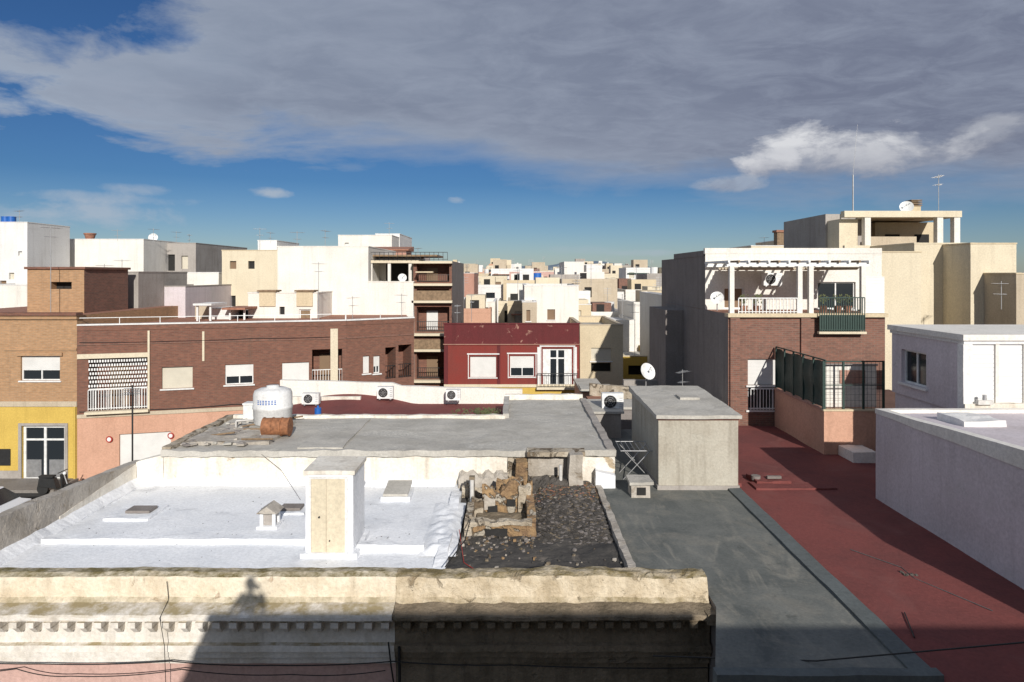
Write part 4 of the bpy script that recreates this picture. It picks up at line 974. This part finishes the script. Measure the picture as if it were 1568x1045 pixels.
for i in range(n+1):
    x=-3600+7200*i/n; g=math.exp(-((x-560)/420)**2)*55+math.exp(-((x+300)/1500)**2)*30+18+12*noise.noise(Vector((x*.006,0,0)))+8*noise.noise(Vector((x*.02,1,0)))
    vs+= [(x,4200,-5),(x,4700,max(8,g)),(x,5400,-5)]
for i in range(n): 
    for k in (0,1): q=i*3+k; fs.append((q,q+3,q+4,q+1))
b.mesh('distant_mountains','mount',vs,fs,True); b.done()

# ------------------------------------------------------------------ antennas, poles, cables
for a,d,zb,h in ((160,40,8.0,2.6),(187,41,9,1.9),(78,34,8,4.4),(488,40,7.3,3.4),(398,50,11.7,1.7),(455,46,11.9,1.0),(498,46,11.9,1.1),(596,62,13.5,1.2),(722,50,6.5,2),(972,42,5,3.2),(235,58,12.7,1.2),(270,62,12.6,1.3),(1533,29,8.5,1.2),(905,60,9,2),(1045,30,5,.8),(640,48,10.9,1),(30,52,13.9,1),(414,58,12.6,1),(540,40,7.4,1.3),(615,42,7.4,1.4),(700,45,6.8,1.2),(290,63,12.5,1.2),(860,53,9,1.6),(1170,62,12.4,1),(180,58,12.8,1)):
    antenna(X(a,d),d,zb,h)
dish(X(235,61),61,12.9,.4,.3,.3); dish(X(616,47),47,9.4,.3,.2,.3)
for a in (9,18):
    b=B('blue_water_drum'); x=X(a,53); b.cyl('drum','blue',(x,53,13.4),(x,53,14.4),.3,seg=14); b.cyl('lid','blue',(x,53,14.4),(x,53,14.46),.32,seg=14); b.done()
b=B('terracotta_pot'); x=X(138,58.5); b.cyl('body','terra',(x,58.5,12.9),(x,58.5,13.4),.3,.45,seg=12); b.cyl('rim','terra',(x,58.5,13.4),(x,58.5,13.5),.5,seg=12); b.done()
b=B('antenna_pole'); x=X(203,20.3); b.cyl('pole','raild',(x,20.3,4.2),(x,20.3,6.7),.025,seg=6)
for k in range(4): b.cyl('elements','metal',(x-.25,20.3,6.6-k*.06),(x+.3,20.2,6.62-k*.05),.01,seg=4)
b.cyl('elements','metal',(x,20.3,6.5),(x+.15,19.8,6.55),.012,seg=5); b.done()
cable([(-11,12.40,3.02),(-8.5,12.38,2.93),(-6.2,12.40,2.97),(-4.4,12.39,2.9),(XS,12.41,2.96),(0,12.4,2.9),(3.6,12.4,2.85)],.011,sag=.03)
cable([(-11,12.36,2.75),(-9,12.4,2.83),(-8,12.36,2.72),(-6,12.4,2.82),(-4,12.38,2.74),(-2.3,12.4,2.8)],.009,sag=.05)
cable([(-2.25,12.42,3.3),(-2.2,12.4,2.9),(-2.15,12.5,2.4),(-2.1,12.5,.5)],.016)
cable([(XS+.1,12.45,3.2),(XS+.12,12.5,1.0)],.03,'raild','iron_downpipe')
cable([(X(1000,11.8),11.8,3.4),(X(1250,10.5),10.5,4.05),(X(1600,9.5),9.5,4.9)],.012)
cable([(X(395,19.2),19.4,4.9),(X(430,19.2),19.2,4.5),(X(460,18),18,4.05)],.006)
cable([(-1.2,15.5,4.2),(-1.0,14.2,4.0),(-.6,13.6,4.02),(.3,13.5,4.0)],.008,'cabler','red_cable')
cable([(-1.3,13.3,4.3),(-1.0,14.5,4.35),(-.95,15.6,4.4)],.012)
cable([(X(240,12.3),12.66,4.3),(X(243,12.3),12.66,3.97),(X(250,12.3),12.18,3.86),(X(252,12.3),12.3,3.3),(X(258,12.5),12.44,2.0)],.006)
cable([(6.9,12,4.05),(6.6,11.2,4.04)],.012)
# ------------------------------------------------------------------ parked car and scooter on the side street
M['carp']=simple('white_car_paint',(.70,.72,.74),.25,.0,.02); M['tyre']=simple('tyre_rubber',(.02,.02,.02),.85)
def car(x,y,name='parked_car'):
    b=B(name); L=4.2
    prof=[(0,.35),(.05,.75),(.25,.86),(1.05,.95),(1.75,1.42),(3.1,1.46),(3.85,1.0),(4.15,.92),(4.2,.4),(3.6,.28),(.5,.28)]
    w=.85; n=len(prof); vs=[]
    for s in (-1,1):
        for (u,z) in prof:
            ww=w*(1 if z<1.0 else .82); vs.append((x+u,y+s*ww,z))
    fs=[tuple(range(n)),tuple(reversed(range(n,2*n)))]+[(i,n+i,n+(i+1)%n,(i+1)%n) for i in range(n)]
    b.mesh('body','carp',vs,fs)
    for s in (-1,1):
        for u in (.8,3.35): b.cyl('wheels','tyre',(x+u,y+s*.72,.31),(x+u,y+s*.88,.31),.31,seg=18); b.cyl('hubcaps','metal',(x+u,y+s*.881,.31),(x+u,y+s*.89,.31),.18,seg=12)
        b.face('windows','glass',[(x+1.3,y+s*.853,1.0),(x+3.6,y+s*.853,1.02),(x+3.05,y+s*.735,1.38),(x+1.85,y+s*.735,1.36)][::-s])
    b.face('windscreen','glass',[(x+1.12,y-.72,1.0),(x+1.12,y+.72,1.0),(x+1.71,y+.64,1.41),(x+1.71,y-.64,1.41)]); b.face('windscreen','glass',[(x+3.18,y-.64,1.43),(x+3.18,y+.64,1.43),(x+3.80,y+.72,1.05),(x+3.80,y-.72,1.05)])
    b.box('lights','plasticw',x-.01,x+.06,y-.75,y-.45,.6,.74);b.box('lights','plasticw',x-.01,x+.06,y+.45,y+.75,.6,.74)
    b.box('bumpers','raild',x-.05,x+.02,y-.7,y+.7,.3,.5); b.box('bumpers','raild',x+4.18,x+4.25,y-.7,y+.7,.35,.5)
    return b.done(.03)
car(-23.6,26.8)
b=B('parked_scooter'); x,y_=-20.7,31.0
for u in (-.6,.6): b.cyl('wheels','tyre',(x+u,y_-.05,.25),(x+u,y_+.05,.25),.25,seg=16)
b.hexa('body','raild',[(x-.75,y_-.15,.4),(x+.1,y_-.15,.3),(x+.1,y_+.15,.3),(x-.75,y_+.15,.4),(x-.7,y_-.12,.78),(x-.05,y_-.12,.74),(x-.05,y_+.12,.74),(x-.7,y_+.12,.78)])
b.hexa('leg_shield','raild',[(x+.35,y_-.2,.3),(x+.42,y_-.2,.3),(x+.42,y_+.2,.3),(x+.35,y_+.2,.3),(x+.3,y_-.2,.95),(x+.36,y_-.2,.95),(x+.36,y_+.2,.95),(x+.3,y_+.2,.95)])
b.box('floorboard','raild',x+.0,x+.4,y_-.14,y_+.14,.26,.3); b.cyl('fork','metal',(x+.58,y_,.25),(x+.32,y_,1.0),.03); b.cyl('handlebar','raild',(x+.3,y_-.33,1.05),(x+.3,y_+.33,1.05),.02)
b.sphere('headlight','plasticw',(x+.38,y_,.95),.08); b.box('seat','tyre',x-.72,x-.08,y_-.13,y_+.13,.785,.86)
b.done()

# ------------------------------------------------------------------ person at the parapet (casts the shadow seen on the cornice)
M['skin']=simple('skin',(.50,.32,.24),.6); M['cloth']=simple('dark_jacket',(.05,.06,.09),.9); M['hair']=simple('dark_hair',(.02,.015,.01),.8)
def skin_obj(name,verts,edges,radii,mat,parent):
    me=bpy.data.meshes.new(name); me.from_pydata(verts,edges,[]); o=bpy.data.objects.new(name,me); scene.collection.objects.link(o)
    bpy.context.view_layer.objects.active=o; sk=o.modifiers.new('skin','SKIN')
    for i,r in enumerate(radii): me.skin_vertices[0].data[i].radius=(r,r)
    me.skin_vertices[0].data[0].use_root=True
    s=o.modifiers.new('sub','SUBSURF'); s.levels=2; s.render_levels=2; me.materials.append(M[mat]); o.parent=parent; return o
PX,PY,PZ=-2.05,-.12,8.3
person=bpy.data.objects.new('photographer',None); scene.collection.objects.link(person)
V=[(0,0,.95),(0,0,1.15),(0,.0,1.38),(0,.01,1.50),(0,.02,1.58),(.19,0,1.44),(.30,.02,1.2),(.16,.24,1.46),(-.19,0,1.44),(-.30,.02,1.2),(-.16,.24,1.46),(.1,0,.9),(.11,.02,.5),(.11,-.02,.1),(.12,.12,.04),(-.1,0,.9),(-.11,.02,.5),(-.11,-.02,.1),(-.12,.12,.04)]
E=[(0,1),(1,2),(2,3),(3,4),(2,5),(5,6),(6,7),(2,8),(8,9),(9,10),(0,11),(11,12),(12,13),(13,14),(0,15),(15,16),(16,17),(17,18)]
Rr=[.15,.14,.15,.07,.06,.075,.055,.04,.075,.055,.04,.1,.07,.05,.045,.1,.07,.05,.045]
try:
    skin_obj('body',[(PX+a,PY+b_,PZ+c) for a,b_,c in V],E,Rr,'cloth',person)
except Exception as ex: print('skin fail',ex)
b=B('tmp'); b.sphere('head','skin',(PX,PY+.03,PZ+1.69),.11,20,14,(.8,.95,1.15)); b.sphere('hair','hair',(PX,PY-.005,PZ+1.72),.115,20,14,(.85,.95,1.1)); b.sphere('nose','skin',(PX,PY+.14,PZ+1.68),.02,8,6)
for s in(-1,1):
    b.sphere('ears','skin',(PX+s*.09,PY+.02,PZ+1.69),.028,8,6,(.4,.8,1.2)); b.sphere('palms','skin',(PX+s*.11,PY+.28,PZ+1.5),.042,10,8,(.6,1,1.2))
    for k in range(4): b.cyl('fingers','skin',(PX+s*.11,PY+.29+k*.0,PZ+1.49+k*.02),(PX+s*.05,PY+.33,PZ+1.50+k*.02),.009,.007,seg=6)
    b.cyl('thumbs','skin',(PX+s*.11,PY+.26,PZ+1.52),(PX+s*.06,PY+.25,PZ+1.55),.011,.009,seg=6)
b.box('camera_body','raild',PX-.07,PX+.07,PY+.27,PY+.32,PZ+1.47,PZ+1.57); b.cyl('camera_lens','raild',(PX,PY+.32,PZ+1.52),(PX,PY+.38,PZ+1.52),.035)
tmp=b.done()
for c in list(tmp.children): c.parent=person
bpy.data.objects.remove(tmp)

# ------------------------------------------------------------------ sky, clouds, sun
SUN=Vector((.22,-1,.45)).normalized()
el=math.asin(SUN.z); az=math.atan2(SUN.x,SUN.y)
w=bpy.data.worlds.new('World'); scene.world=w; w.use_nodes=True; nt=w.node_tree; nt.nodes.clear()
out=N(nt,'ShaderNodeOutputWorld'); bg=N(nt,'ShaderNodeBackground'); nt.links.new(bg.outputs[0],out.inputs[0])
sky=N(nt,'ShaderNodeTexSky'); sky.sky_type='NISHITA'; sky.sun_disc=False; sky.sun_elevation=el; sky.sun_rotation=az; sky.air_density=1.0; sky.dust_density=.3; sky.ozone_density=1.5
tc=N(nt,'ShaderNodeTexCoord').outputs['Generated']; sp=N(nt,'ShaderNodeSeparateXYZ'); nt.links.new(tc,sp.inputs[0])
AZ=math_n(nt,'ARCTAN2',sp.outputs[0],sp.outputs[1]); EL=math_n(nt,'ARCSINE',sp.outputs[2])
zz=math_n(nt,'ADD',math_n(nt,'MAXIMUM',sp.outputs[2],0.0),.10)
cb=N(nt,'ShaderNodeCombineXYZ'); nt.links.new(math_n(nt,'DIVIDE',sp.outputs[0],zz),cb.inputs[0]); nt.links.new(math_n(nt,'DIVIDE',sp.outputs[1],zz),cb.inputs[1])
n1=noise_n(nt,mapping(nt,cb.outputs[0],(.8,.9,1)),1.6,7,.62,.25)
n2=noise_n(nt,mapping(nt,cb.outputs[0],(.5,.8,1)),.9,5,.55,.5)
n3=noise_n(nt,mapping(nt,tc,(1,1,2.2)),9,8,.62,.2)
n4=noise_n(nt,mapping(nt,cb.outputs[0],(1.2,1.6,1)),3.2,7,.66,.5)
n5=noise_n(nt,mapping(nt,tc,(1,1,3.0)),4.2,8,.6,.5)
edge=N(nt,'ShaderNodeFloatCurve'); cu=edge.mapping.curves[0]
pts=[(-.643,.185),(-.56,.165),(-.47,.142),(-.31,.153),(-.08,.158),(.063,.136),(.276,.115),(.458,.100),(.643,.088)]
T=lambda a:(a+.75)/1.5
cu.points[0].location=(0,.18*2.5); cu.points[1].location=(1,.085*2.5)
for a,e in pts: cu.points.new(T(a),e*2.5)
edge.mapping.update(); nt.links.new(mrange(nt,AZ,-.75,.75),edge.inputs[1])
ED=math_n(nt,'DIVIDE',edge.outputs[0],2.5)
lft=mrange(nt,AZ,-.15,-.6)
amp=math_n(nt,'ADD',.15,math_n(nt,'MULTIPLY',lft,.50))
dlt=math_n(nt,'SUBTRACT',EL,ED)
nmix=math_n(nt,'ADD',math_n(nt,'MULTIPLY',n1,.4),math_n(nt,'MULTIPLY',n5,.6))
mk=math_n(nt,'ADD',math_n(nt,'MINIMUM',dlt,.09),math_n(nt,'MULTIPLY',math_n(nt,'SUBTRACT',nmix,.5),amp))
mk=math_n(nt,'ADD',mk,math_n(nt,'MULTIPLY',math_n(nt,'MAXIMUM',math_n(nt,'SUBTRACT',dlt,.05),0.0),mrange(nt,AZ,-.45,-.1,0,1.0)))
mask=mrange(nt,mk,-.01,.05)
def ell(ca,ce,ra,re,soft=.5):
    a=math_n(nt,'POWER',math_n(nt,'ABSOLUTE',math_n(nt,'DIVIDE',math_n(nt,'SUBTRACT',AZ,ca),ra)),2.0); e=math_n(nt,'POWER',math_n(nt,'ABSOLUTE',math_n(nt,'DIVIDE',math_n(nt,'SUBTRACT',EL,ce),re)),2.0)
    return math_n(nt,'SUBTRACT',1.0,math_n(nt,'ADD',a,e))
hole=mrange(nt,math_n(nt,'ADD',ell(-.66,.335,.21,.075),math_n(nt,'MULTIPLY',math_n(nt,'SUBTRACT',n3,.5),2.8)),-.25,.5)
mask=math_n(nt,'MULTIPLY',mask,math_n(nt,'SUBTRACT',1.0,hole))
# colours are scene radiance / 0.1
cl=mixc(nt,mrange(nt,AZ,-.6,.40),(3.3,3.9,4.9),(1.8,2.05,2.85))
cl=mixc(nt,mrange(nt,n2,.35,.68,0,.6),cl,(1.45,1.7,2.5))
cl=mixc(nt,mrange(nt,n4,.42,.66,0,.36),cl,(3.5,3.95,4.9))
cl=mixc(nt,mrange(nt,n5,.46,.72,0,.5),cl,(3.0,3.4,4.3))
thin=mrange(nt,mk,.0,.07,.65,0); cl=mixc(nt,thin,cl,(3.6,4.3,5.4))
tint=mixc(nt,mrange(nt,EL,0.0,.13),(.44,.54,.74),(.18,.33,.55))
skc=mixc(nt,1.0,sky.outputs[0],tint,'MULTIPLY')
col=mixc(nt,mask,skc,cl)
for (ca,ce,ra,re,st,cc) in ((.46,.165,.14,.038,1.0,(6.9,7.0,7.3)),(.36,.150,.05,.02,1.0,(6.1,6.2,6.6)),(.62,.17,.08,.022,.6,(4.8,5.0,5.5)),(.31,.127,.05,.012,.8,(3.6,4.1,5.0))):
    e=math_n(nt,'ADD',ell(ca,ce,ra,re),math_n(nt,'MULTIPLY',math_n(nt,'SUBTRACT',n3,.5),4.5)); k=mrange(nt,e,.0,.8,0,st)
    k=math_n(nt,'MULTIPLY',k,mrange(nt,ell(ca,ce,ra*1.5,re*1.6),0,.3))
    shade=mrange(nt,math_n(nt,'ADD',EL,math_n(nt,'MULTIPLY',math_n(nt,'SUBTRACT',n3,.5),.08)),ce-re*.9,ce+re*.4); col=mixc(nt,k,col,mixc(nt,shade,(2.7,2.9,3.6),cc))
for (ca,ce,ra,re,st) in ((-.08,.108,.018,.006,.8),(-.33,.112,.03,.007,.8),(-.50,.108,.04,.008,.45),(-.60,.075,.15,.018,.7),(-.57,.095,.13,.008,.5),(-.63,.20,.1,.012,.5),(.10,.035,.05,.008,.35),(.2,.03,.06,.005,.4)):
    e=math_n(nt,'ADD',ell(ca,ce,ra,re),math_n(nt,'MULTIPLY',math_n(nt,'SUBTRACT',n3,.5),7.0)); k=mrange(nt,e,.0,1.4,0,st)
    k=math_n(nt,'MULTIPLY',k,mrange(nt,ell(ca,ce,ra*1.6,re*1.7),0,.8)); col=mixc(nt,k,col,(4.2,4.8,5.6))
nt.links.new(col,bg.inputs[0]); bg.inputs[1].default_value=.1
ld=bpy.data.lights.new('sun','SUN'); ld.energy=4.7; ld.angle=math.radians(.53); ld.color=(1,.955,.89)
lo=bpy.data.objects.new('sun',ld); scene.collection.objects.link(lo); lo.rotation_euler=(-SUN).to_track_quat('-Z','Y').to_euler(); lo.location=(20,-60,40)

cam=bpy.data.cameras.new('camera'); co=bpy.data.objects.new('camera',cam); scene.collection.objects.link(co)
co.location=(0,0,H); co.rotation_euler=(math.radians(90),0,0); cam.sensor_width=36; cam.lens=24; cam.shift_y=-(522.5-420)/1568; cam.clip_end=12000; cam.clip_start=.05
scene.camera=co
scene.view_settings.view_transform='Standard'; scene.view_settings.look='None'; scene.view_settings.exposure=0
